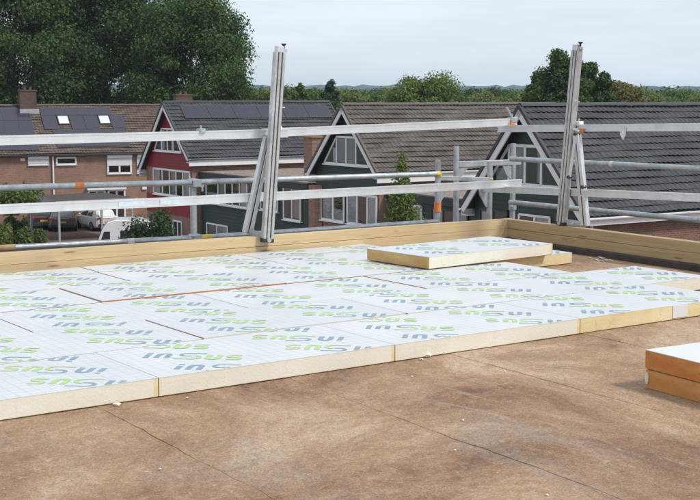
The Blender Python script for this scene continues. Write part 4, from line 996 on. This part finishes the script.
# ------------------------------------------------------------------ cars
def car(label, paint, px, py, rz, L=4.3, W=1.8, H=1.5):
    p = on_z(px, py, 0.0)
    t = thing('parked_car', label, 'car', (p.x, p.y, 0.02), rz, 'cars parked by the carport')
    # local: y forward, rear at y=-L/2
    h = L / 2
    st = [  # y, half width low, half width belt, z low, z belt
        (-h, 0.70, 0.66, 0.38, 0.86), (-h + 0.10, 0.86, 0.83, 0.28, 0.96), (-h + 0.6, 0.90, 0.87, 0.24, 0.98), (-0.3, 0.90, 0.88, 0.22, 0.95), (h - 1.3, 0.90, 0.87, 0.22, 0.93), (h - 0.5, 0.88, 0.82, 0.24, 0.82), (h - 0.08, 0.78, 0.70, 0.30, 0.66), (h, 0.66, 0.6, 0.38, 0.56)]
    def loft(sec):
        m = MB(); n = len(sec[0])
        for s in sec: m.v += s
        for i in range(len(sec) - 1):
            for j in range(n):
                a, b = i * n + j, i * n + (j + 1) % n; m.f.append((a, b, b + n, a + n)); m.m.append(0)
        m.f.append(tuple(range(n))); m.m.append(0); m.f.append(tuple(range((len(sec) - 1) * n, len(sec) * n))); m.m.append(0)
        return m
    sec = []
    for y, wl_, wb, z0, z1 in st:
        k = W / 1.8
        sec.append([(-wl_ * k * 0.9, y, z0), (-wl_ * k, y, z0 + 0.15), (-wl_ * k * 1.0, y, (z0 + z1) / 2), (-wb * k, y, z1 - 0.04), (-wb * k * 0.92, y, z1), (wb * k * 0.92, y, z1), (wb * k, y, z1 - 0.04), (wl_ * k, y, (z0 + z1) / 2), (wl_ * k, y, z0 + 0.15), (wl_ * k * 0.9, y, z0)])
    loft(sec).build('body', paint, t, smooth=False)
    cab = []
    for y, wb, z0, wt, z1 in [(-h + 0.16, 0.80, 0.93, 0.66, 1.0), (-h + 0.62, 0.83, 0.95, 0.62, H - 0.06), (-h + 1.5, 0.84, 0.93, 0.64, H), (0.25, 0.84, 0.92, 0.63, H - 0.05), (0.95, 0.82, 0.91, 0.66, 1.0)]:
        k = W / 1.8; cab.append([(-wb * k, y, z0), (-wt * k, y, z1 - 0.05), (-wt * k * 0.86, y, z1), (wt * k * 0.86, y, z1), (wt * k, y, z1 - 0.05), (wb * k, y, z0)])
    cabin = loft(cab).build('cabin', paint, t)
    k = W / 1.8
    def glass(pts):
        MB().poly(pts).build('window_pane', 'car_glass', cabin, fix=True)
    e = 0.012
    glass([(-0.66 * k, -h + 0.22 - e, 1.02), (0.66 * k, -h + 0.22 - e, 1.02), (0.54 * k, -h + 0.58 - e, H - 0.12), (-0.54 * k, -h + 0.58 - e, H - 0.12)])
    glass([(-0.68 * k, 0.90 + e, 1.0), (0.68 * k, 0.90 + e, 1.0), (0.56 * k, 0.32 + e, H - 0.1), (-0.56 * k, 0.32 + e, H - 0.1)])
    for s in (-1, 1):
        for ya, yb, yc, yd in ((-h + 0.75, -0.45, -0.5, -h + 1.0), (-0.35, 0.72, 0.28, -0.38)):
            glass([(s * (0.825 * k + e), ya, 0.99), (s * (0.825 * k + e), yb, 0.99), (s * (0.65 * k + e), yc, H - 0.13), (s * (0.65 * k + e), yd, H - 0.13)])
        for yy in (-h + 0.82, h - 0.85):
            wheel = MB().tube((s * 0.70 * k, yy, 0.32), (s * 0.915 * k, yy, 0.32), 0.32, 18).build('wheel', 'tyre', t)
            MB().tube((s * 0.85 * k, yy, 0.32), (s * 0.925 * k, yy, 0.32), 0.21, 12).build('rim', 'rim_silver', wheel)
        MB().box(min(s * 0.42, s * 0.80) * k, max(s * 0.42, s * 0.80) * k, -h + 0.005, -h + 0.14, 0.80, 0.93).build('tail_light', 'tail_red', t, bevel=0.02)
        MB().box(min(s * 0.86, s * 1.02) * k, max(s * 0.86, s * 1.02) * k, 0.55, 0.68, 0.98, 1.10).build('mirror', paint, t, bevel=0.03)
    MB().box(-0.42 * k, 0.42 * k, -h - 0.008, -h + 0.05, 0.845, 0.88).build('light_bar', 'tail_red', t)
    MB().box(-0.26, 0.26, -h - 0.02, -h + 0.02, 0.60, 0.71).build('number_plate', 'plate_yellow', t)
    MB().box(-0.72 * k, 0.72 * k, -h - 0.03, -h + 0.1, 0.30, 0.52).build('bumper', 'black_plastic', t, bevel=0.03)
    return t
car('dark grey car with red rear light bar under the carport', 'car_grey', 64.0, 229.0, math.radians(10), 4.4, 1.86, 1.55)
car('white hatchback with yellow plate beside the carport', 'car_white', 96, 229.0, math.radians(35), 4.1, 1.75, 1.45)
car('black car in deep shade at the far side of the carport', 'car_black', 43, 227.5, math.radians(16), 4.3, 1.8, 1.48)
# caravan
p = at_d(126, 240, 69.0); t = thing('caravan', 'white rounded caravan with dark front window beside the reddish shrub', 'caravan', (p.x, p.y, 0), math.radians(10))
prof = [(-1.35, 0.45), (1.6, 0.45), (1.75, 0.9), (1.7, 1.8), (1.45, 2.2), (0.9, 2.33), (-0.6, 2.33), (-1.0, 2.2), (-1.3, 1.75), (-1.6, 0.95), (-1.55, 0.6)]
MB().prism([(x, -0.0, z) for x, z in prof], (0, 2.0, 0)).build('body', 'car_white', t, bevel=0.04)
MB().poly([(-1.61, 0.25, 1.0), (-1.61, 1.75, 1.0), (-1.33, 1.75, 1.72), (-1.33, 0.25, 1.72)]).build('front_window', 'car_glass', t, fix=False)
MB().prism([(-1.42, -0.012, 1.05), (-0.85, -0.012, 1.05), (-0.85, -0.012, 1.72), (-1.17, -0.012, 1.72)], (0, 0.01, 0)).build('side_window', 'car_glass', t)
MB().prism([(-0.3, -0.012, 1.2), (0.7, -0.012, 1.2), (0.7, -0.012, 1.75), (-0.3, -0.012, 1.75)], (0, 0.01, 0)).build('side_window', 'car_glass', t)
for y in (0.12, 1.88): MB().tube((0.2, y - 0.1, 0.32), (0.2, y + 0.1, 0.32), 0.32, 16).build('wheel', 'tyre', t)

# ================================================================== VEGETATION
def leaf_mesh(name, lumps, count, size, mat, seed, shell=0.55, up=0.35, clump=False):
    """lumps: (cx, cy, cz, rx, ry, rz); leaves spread through each lump, denser towards its skin"""
    r = np.random.default_rng(seed); L = np.array(lumps, dtype=float)
    vol = (L[:, 3] * L[:, 4] * L[:, 5]) ** (2 / 3); idx = r.choice(len(L), size=count, p=vol / vol.sum())
    d = r.normal(size=(count, 3)); d /= np.linalg.norm(d, axis=1)[:, None]
    rad = np.clip(np.abs(r.normal(0.80, 0.26, count)), 0.1, 1.28) if shell < 0.75 else shell + (1.06 - shell) * r.random(count) ** 0.6
    c = L[idx, :3] + d * L[idx, 3:] * rad[:, None]
    if clump: rad = np.clip(np.abs(r.normal(0.84, 0.20, count)), 0.2, 1.22)
    nrm = d * (0.95 if clump else 0.7) + r.normal(size=(count, 3)) * 0.6 + np.array([0, 0, up]); nrm /= np.linalg.norm(nrm, axis=1)[:, None]
    a = np.cross(nrm, r.normal(size=(count, 3))); a /= np.linalg.norm(a, axis=1)[:, None] + 1e-9; b = np.cross(nrm, a)
    s = size * (0.6 + 0.8 * r.random(count))[:, None]
    v = np.empty((count, 4, 3)); v[:, 0] = c - a * s; v[:, 1] = c - b * s * 0.6 ; v[:, 2] = c + a * s; v[:, 3] = c + b * s * 0.6
    me = bpy.data.meshes.new(name); me.vertices.add(count * 4); me.vertices.foreach_set('co', v.ravel().astype(np.float32))
    me.loops.add(count * 4); me.loops.foreach_set('vertex_index', np.arange(count * 4, dtype=np.int32))
    me.polygons.add(count); me.polygons.foreach_set('loop_start', np.arange(0, count * 4, 4, dtype=np.int32))
    me.materials.append(MATS[mat]); me.update(calc_edges=True); me.validate(); return me
def limbs_mesh(h, r0, seed, lumps, n=8, z0=0.25):
    rr = random.Random(seed); m = MB(); P = [Vector((0, 0, 0))]
    for k in range(1, 6): P.append(Vector((rr.uniform(-0.03, 0.03) * h, rr.uniform(-0.03, 0.03) * h, h * 0.8 * k / 5)))
    for i in range(5): m.tube(P[i], P[i + 1], r0 * (1 - 0.17 * i), 9, r0 * (1 - 0.17 * (i + 1)), cap=False)
    for l_ in lumps[:n]:
        q = P[min(4, max(1, int(l_[2] / h * 4)))]; e = Vector(l_[:3]) * 1.0; mid = q.lerp(e, 0.5) + Vector((0, 0, -0.05 * h))
        m.tube(q, mid, r0 * 0.32, 6, r0 * 0.2, cap=False); m.tube(mid, e, r0 * 0.2, 6, r0 * 0.06, cap=False)
    return m.mesh('trunk', ['bark'], fix=False)
def make_lumps(seed, h, R, z0, n, flat=1.0, top=1.0):
    rr = random.Random(seed); out = []
    for i in range(n):
        f = (i + 0.5) / n; z = z0 + (h - z0) * (0.12 + 0.78 * f)
        prof = math.sin(math.pi * min(1, (0.18 + 0.80 * (z - z0) / (h - z0)))) ** 0.6
        rad = R * prof * rr.uniform(0.3, 0.80) * (1.0 if n < 50 else 1.12); a = i * 2.4 + rr.uniform(-0.5, 0.5); s = R * rr.uniform(0.26, 0.46) * (34 / max(34, n)) ** 0.42
        out.append((rad * math.cos(a), rad * math.sin(a), z, s * rr.uniform(0.9, 1.3), s * rr.uniform(0.9, 1.3), s * rr.uniform(0.65, 0.95) * flat))
    return out
PROT = {}
def tree(label, px, D, h, R, mat, kind_='round', z0=None, count=2600, leaf=None, seed=1, cat='tree', name='tree', group=None, ncl=22, base_y=None):
    X = (px - CX) / F * D; z0 = h * 0.16 if z0 is None else z0; leaf = leaf or max(0.16, D * 0.0022)
    key = (kind_, round(h, 1), round(R, 1), mat, seed, count)
    if key not in PROT:
        if kind_ == 'round': lumps = make_lumps(seed, h, R, z0, ncl)
        elif kind_ == 'conifer':
            rr = random.Random(seed); lumps = []
            for i in range(ncl):
                f = i / (ncl - 1); z = z0 + (h - z0) * f; a = i * 2.4; w = R * (1 - f) ** 0.85 * rr.uniform(0.75, 1.1) + 0.05 * R; s = max(0.10 * R, w * 0.55)
                lumps.append((w * 0.55 * math.cos(a), w * 0.55 * math.sin(a), z, s, s, s * 0.75 + 0.12))
        elif kind_ == 'spired':
            rr = random.Random(seed); lumps = []
            for i in range(ncl):
                f = (i / (ncl - 1)) ** 0.8; z = z0 + (h - z0) * f * 0.97; a = rr.uniform(0, 6.28)
                w = R * min(1.0, (1 - f) * 1.9 + 0.06) ** 0.8 * rr.uniform(0.2, 0.95); s = R * rr.uniform(0.17, 0.30) * (0.5 + 0.5 * (1 - f))
                lumps.append((w * 0.85 * math.cos(a), w * 0.85 * math.sin(a), z, s, s, s * 0.9))
        PROT[key] = (leaf_mesh('crown', lumps, count, leaf, mat, seed, clump=count > 25000 and kind_ == 'round'), limbs_mesh(h, 0.028 * h * (0.6 if kind_ == 'conifer' else 1), seed, lumps))
    cm, tm = PROT[key]
    t = thing(name, label, cat, (X, D, 0), RNG.uniform(0, 6.28) if kind_ == 'round' else 0, group)
    link('crown', cm, t); link('trunk', tm, t)
    return t
# tall dark trees behind the terrace
G1 = 'tall dark trees behind the terrace'
tree('tallest dark broadleaf tree behind the solar roofed brick terrace', 108, 128, 26, 8.2, 'leaves_oak', seed=21, count=120000, leaf=0.135, ncl=125, z0=1.5, group=G1)
tree('dark broadleaf tree behind the chimney of the brick terrace', 20, 124, 25, 8.4, 'leaves_oak', seed=22, count=120000, leaf=0.135, ncl=125, z0=1.5, group=G1)
tree('dark broadleaf tree with open rounded edge against the sky behind the red house', 194, 121, 20.0, 6.3, 'leaves_oak', seed=23, count=95000, leaf=0.125, ncl=110, z0=1.5, group=G1)
tree('dark broadleaf tree partly out of view beyond the terrace end', -70, 126, 24, 8.0, 'leaves_oak', seed=24, count=30000, leaf=0.19, ncl=80, z0=1.5, group=G1)
# trees behind the gable roofs
G2 = 'trees beyond the gable roofs'
def top_h(y, D): return CAMZ + (HY - y) / F * D
for (label, px, y, D, R, mat, k_, sd_) in [
    ('yellow green tree beside the big dark trees', 263, 86, 150, 3.2, 'leaves_light', 'round', 31),
    ('mid green bushy tree behind the solar panel roof', 287, 86, 165, 3.0, 'leaves_mid', 'round', 32),
    ('slim pointed green tree behind the solar panel roof', 300, 83, 150, 2.2, 'leaves_mid', 'spired', 33),
    ('mid green round tree behind the end of the solar roof', 318, 87, 170, 3.0, 'leaves_mid', 'round', 34),
    ('taller pointed dark green tree rising over the gap between two roofs', 331, 81, 160, 2.9, 'leaves_dark', 'spired', 35),
    ('pale green tree behind the gap between two roofs', 349, 91, 190, 4.0, 'leaves_light', 'round', 36),
    ('mid green tree behind the umber roof apex', 371, 92, 200, 4.0, 'leaves_mid', 'round', 37),
    ('pale green tree next to the broad bright tree', 388, 90, 210, 3.5, 'leaves_light', 'round', 38),
    ('broad bright green tree rising above the umber roof', 421, 75.5, 130, 4.3, 'leaves_bright', 'round', 39),
    ('low green tree right of the broad bright tree', 458, 92, 190, 4.0, 'leaves_mid', 'round', 40),
    ('pale green tree over the far end of the umber roof', 480, 93, 180, 3.6, 'leaves_light', 'round', 41),
    ('small round green tree before the wooded hills', 499, 88, 230, 4.0, 'leaves_dark', 'round', 42),
    ('pale yellow green tree beside the big dark tree', 514, 93, 150, 2.6, 'leaves_light', 'round', 43),
    ('thinning yellow and red tree beside the big dark tree', 621, 78, 135, 2.6, 'leaves_autumn', 'round', 44),
    ('low yellow green tree over the charcoal roof', 648, 92, 160, 3.0, 'leaves_light', 'round', 45),
    ('small round green tree over the end of the charcoal roof', 684, 93, 210, 3.6, 'leaves_mid', 'round', 46),
    ('pale green tree between low trees over the charcoal roof', 665, 95, 190, 3.2, 'leaves_mid', 'round', 47),
    ('low green tree partly out of view over the charcoal roof', 705, 94, 180, 4.0, 'leaves_light', 'round', 48)]:
    h = top_h(y, D); big = 70000 if D < 140 else 14000
    tree(label, px, D, h, R, mat, k_, seed=sd_, count=big, leaf=max(0.12, D * 0.00095), ncl=50, group=G2)
for (label, px, y, D, R, sd_) in [
    ('tallest dark ragged tree peak behind the charcoal roof beside the leaning post', 556, 51, 98, 4.0, 51),
    ('dark ragged tree peak joined to the tallest one on its sunny side', 588, 62, 100, 3.0, 52),
    ('lower dark ragged tree at the edge of the dark tree group', 536, 72, 101, 2.6, 53),
    ('shorter dark ragged tree beside the thinning yellow and red tree', 602, 72, 99, 2.2, 54),
    ('dark ragged tree peak hidden behind the leaning post', 572, 56, 97, 3.2, 55)]:
    tree(label, px, D, top_h(y, D), R, 'leaves_oak', 'spired', seed=sd_, count=44000, leaf=0.105, ncl=150, z0=1.0, group=G2)
shade = ['pale', 'mid green', 'deep green']
r_ = random.Random(17); spots = [276, 309, 340, 360, 381, 398, 445, 468, 489, 507, 520, 612, 635, 657, 675, 694]
beside = ['behind the solar panel roof', 'behind the end of the solar roof', 'in the gap between two roofs', 'over the umber roof apex', 'left behind the broad bright tree', 'against the broad bright tree', 'on the sunny side of the broad bright tree', 'over the middle of the umber roof',
          'over the far half of the umber roof', 'before the hills by the umber ridge end', 'at the foot of the dark ragged trees', 'behind the yellow and red tree', 'beside the yellow and red tree', 'over the charcoal roof middle', 'over the charcoal roof far half', 'over the charcoal roof far end']
for i, (px, bs) in enumerate(zip(spots, beside)):
    D = r_.uniform(200, 270); k = r_.randrange(3)
    tree('%s rounded far tree %s' % (shade[k], bs), px, D, top_h(r_.uniform(87.5, 91.5), D), r_.uniform(3.6, 4.8), ['leaves_light', 'leaves_mid', 'leaves_dark'][k], 'round', seed=80 + i, count=12000, leaf=0.22, ncl=40, group=G2)
# far belt of woodland that reads as one mass
r = np.random.default_rng(9); lum = []
for i in range(330):
    D = r.uniform(260, 900); px = r.uniform(-60, 780); hh = (HY - r.uniform(90.5, 95)) / F * D + CAMZ; R = r.uniform(4, 7)
    lum.append(((px - CX) / F * D, D, hh * 0.55, R, R, hh * 0.5))
wd = link('distant_woodland', leaf_mesh('distant_woodland', lum, 60000, 0.75, 'leaves_mid', 5, 0.8)); kind(wd, 'stuff'); wd['label'] = 'low belt of distant green woodland before the hills'; wd['category'] = 'woodland'

# street greenery on the left, conifer by the middle house
def shrub(name, label, px, y0, D, lumps, mat, count, leaf, seed, stem=0.6, group=None):
    p = at_d(px, y0, D); t = thing(name, label, 'tree' if 'tree' in name else 'shrub', (p.x, D, 0), 0, group)
    link('crown', leaf_mesh('crown', lumps, count, leaf, mat, seed, 0.6), t)
    m = MB(); m.tube((0, 0, 0), (0.02, 0, stem), 0.09 if 'tree' in name else 0.05, 8, 0.06)
    for l_ in lumps[:5]: m.tube((0.02, 0, stem * 0.9), l_[:3], 0.035, 6, 0.015, cap=False)
    m.build('trunk', 'bark', t, fix=False); return t
rr = random.Random(4)
dome = [(rr.uniform(-1.2, 1.2), rr.uniform(-1.0, 1.0), rr.uniform(2.75, 3.35), rr.uniform(0.6, 0.95), rr.uniform(0.6, 0.9), rr.uniform(0.4, 0.6)) for _ in range(22)]
shrub('clipped_tree', 'clipped dome-shaped tree on a bare trunk beside the carport', 10, 180, 76, dome, 'leaves_mid', 9000, 0.09, 61, 2.8)
def bush(label, px, y, D, w, h, mat, seed, n=3500, leaf=0.08):
    rb = random.Random(seed); L = [(rb.uniform(-w, w) * 0.55, rb.uniform(-w, w) * 0.55, h * rb.uniform(0.3, 0.75), w * rb.uniform(0.3, 0.5), w * rb.uniform(0.3, 0.5), h * rb.uniform(0.2, 0.32)) for _ in range(14)]
    return shrub('shrub', label, px, y, D, L, mat, n, leaf, seed, h * 0.35)
bush('tall dark green shrub in front of the red house', 146, 222, 62, 1.5, 3.5, 'leaves_dark', 62, 12000, 0.075)
bush('low red-leaved shrub at the foot of the larger shrub', 131, 236, 60.5, 0.8, 2.3, 'leaves_red', 63, 3500, 0.07)
bush('small round shrub in the planter nearest the grey car', 38, 225, 75.5, 0.6, 1.15, 'leaves_mid', 64)
bush('small pale shrub in the planter under the clipped tree', 23, 228, 75.2, 0.65, 1.2, 'leaves_mid', 65)
bush('yellow green shrub at the end of the planter', 2, 224, 75, 0.8, 1.6, 'leaves_light', 66)
bush('dark shrub behind the trunk of the clipped tree', 15, 222, 78, 0.8, 1.7, 'leaves_dark', 67)
p = on_z(20, 240, 0); t = thing('planter_wall', 'low brick planter wall under the clipped tree', 'wall', (p.x + 0.2, 74.2, 0), 0.05)
MB().box(-3.0, 1.6, 0, 0.22, 0, 0.32).build('brick_course', 'brick_dark', t); MB().box(-3.02, 1.62, -0.02, 0.24, 0.3205, 0.37).build('coping', 'brick_dark', t)
t = tree('slender pointed conifer before the windows of the umber roofed house', 402, 47.0, top_h(156, 47.0), 1.55, 'leaves_bright', 'conifer', seed=71, count=26000, leaf=0.055, ncl=70, z0=0.5, name='conifer')

# ================================================================== HAZE
hz = MB().box(-2600, 2600, -60, 3100, -1.0, 44).build('haze', [], None)
kind(hz, 'stuff')
hm = bpy.data.materials.new('haze_air'); hm.use_nodes = True; n, l = nodes_of(hm); n.remove(n['Principled BSDF'])
pv = n.new('ShaderNodeVolumePrincipled'); pv.inputs['Color'].default_value = (0.62, 0.80, 1.0, 1); pv.inputs['Density'].default_value = 0.00016; pv.inputs['Anisotropy'].default_value = 0.2
l.new(pv.outputs['Volume'], n['Material Output'].inputs['Volume']); hz.data.materials.append(hm)
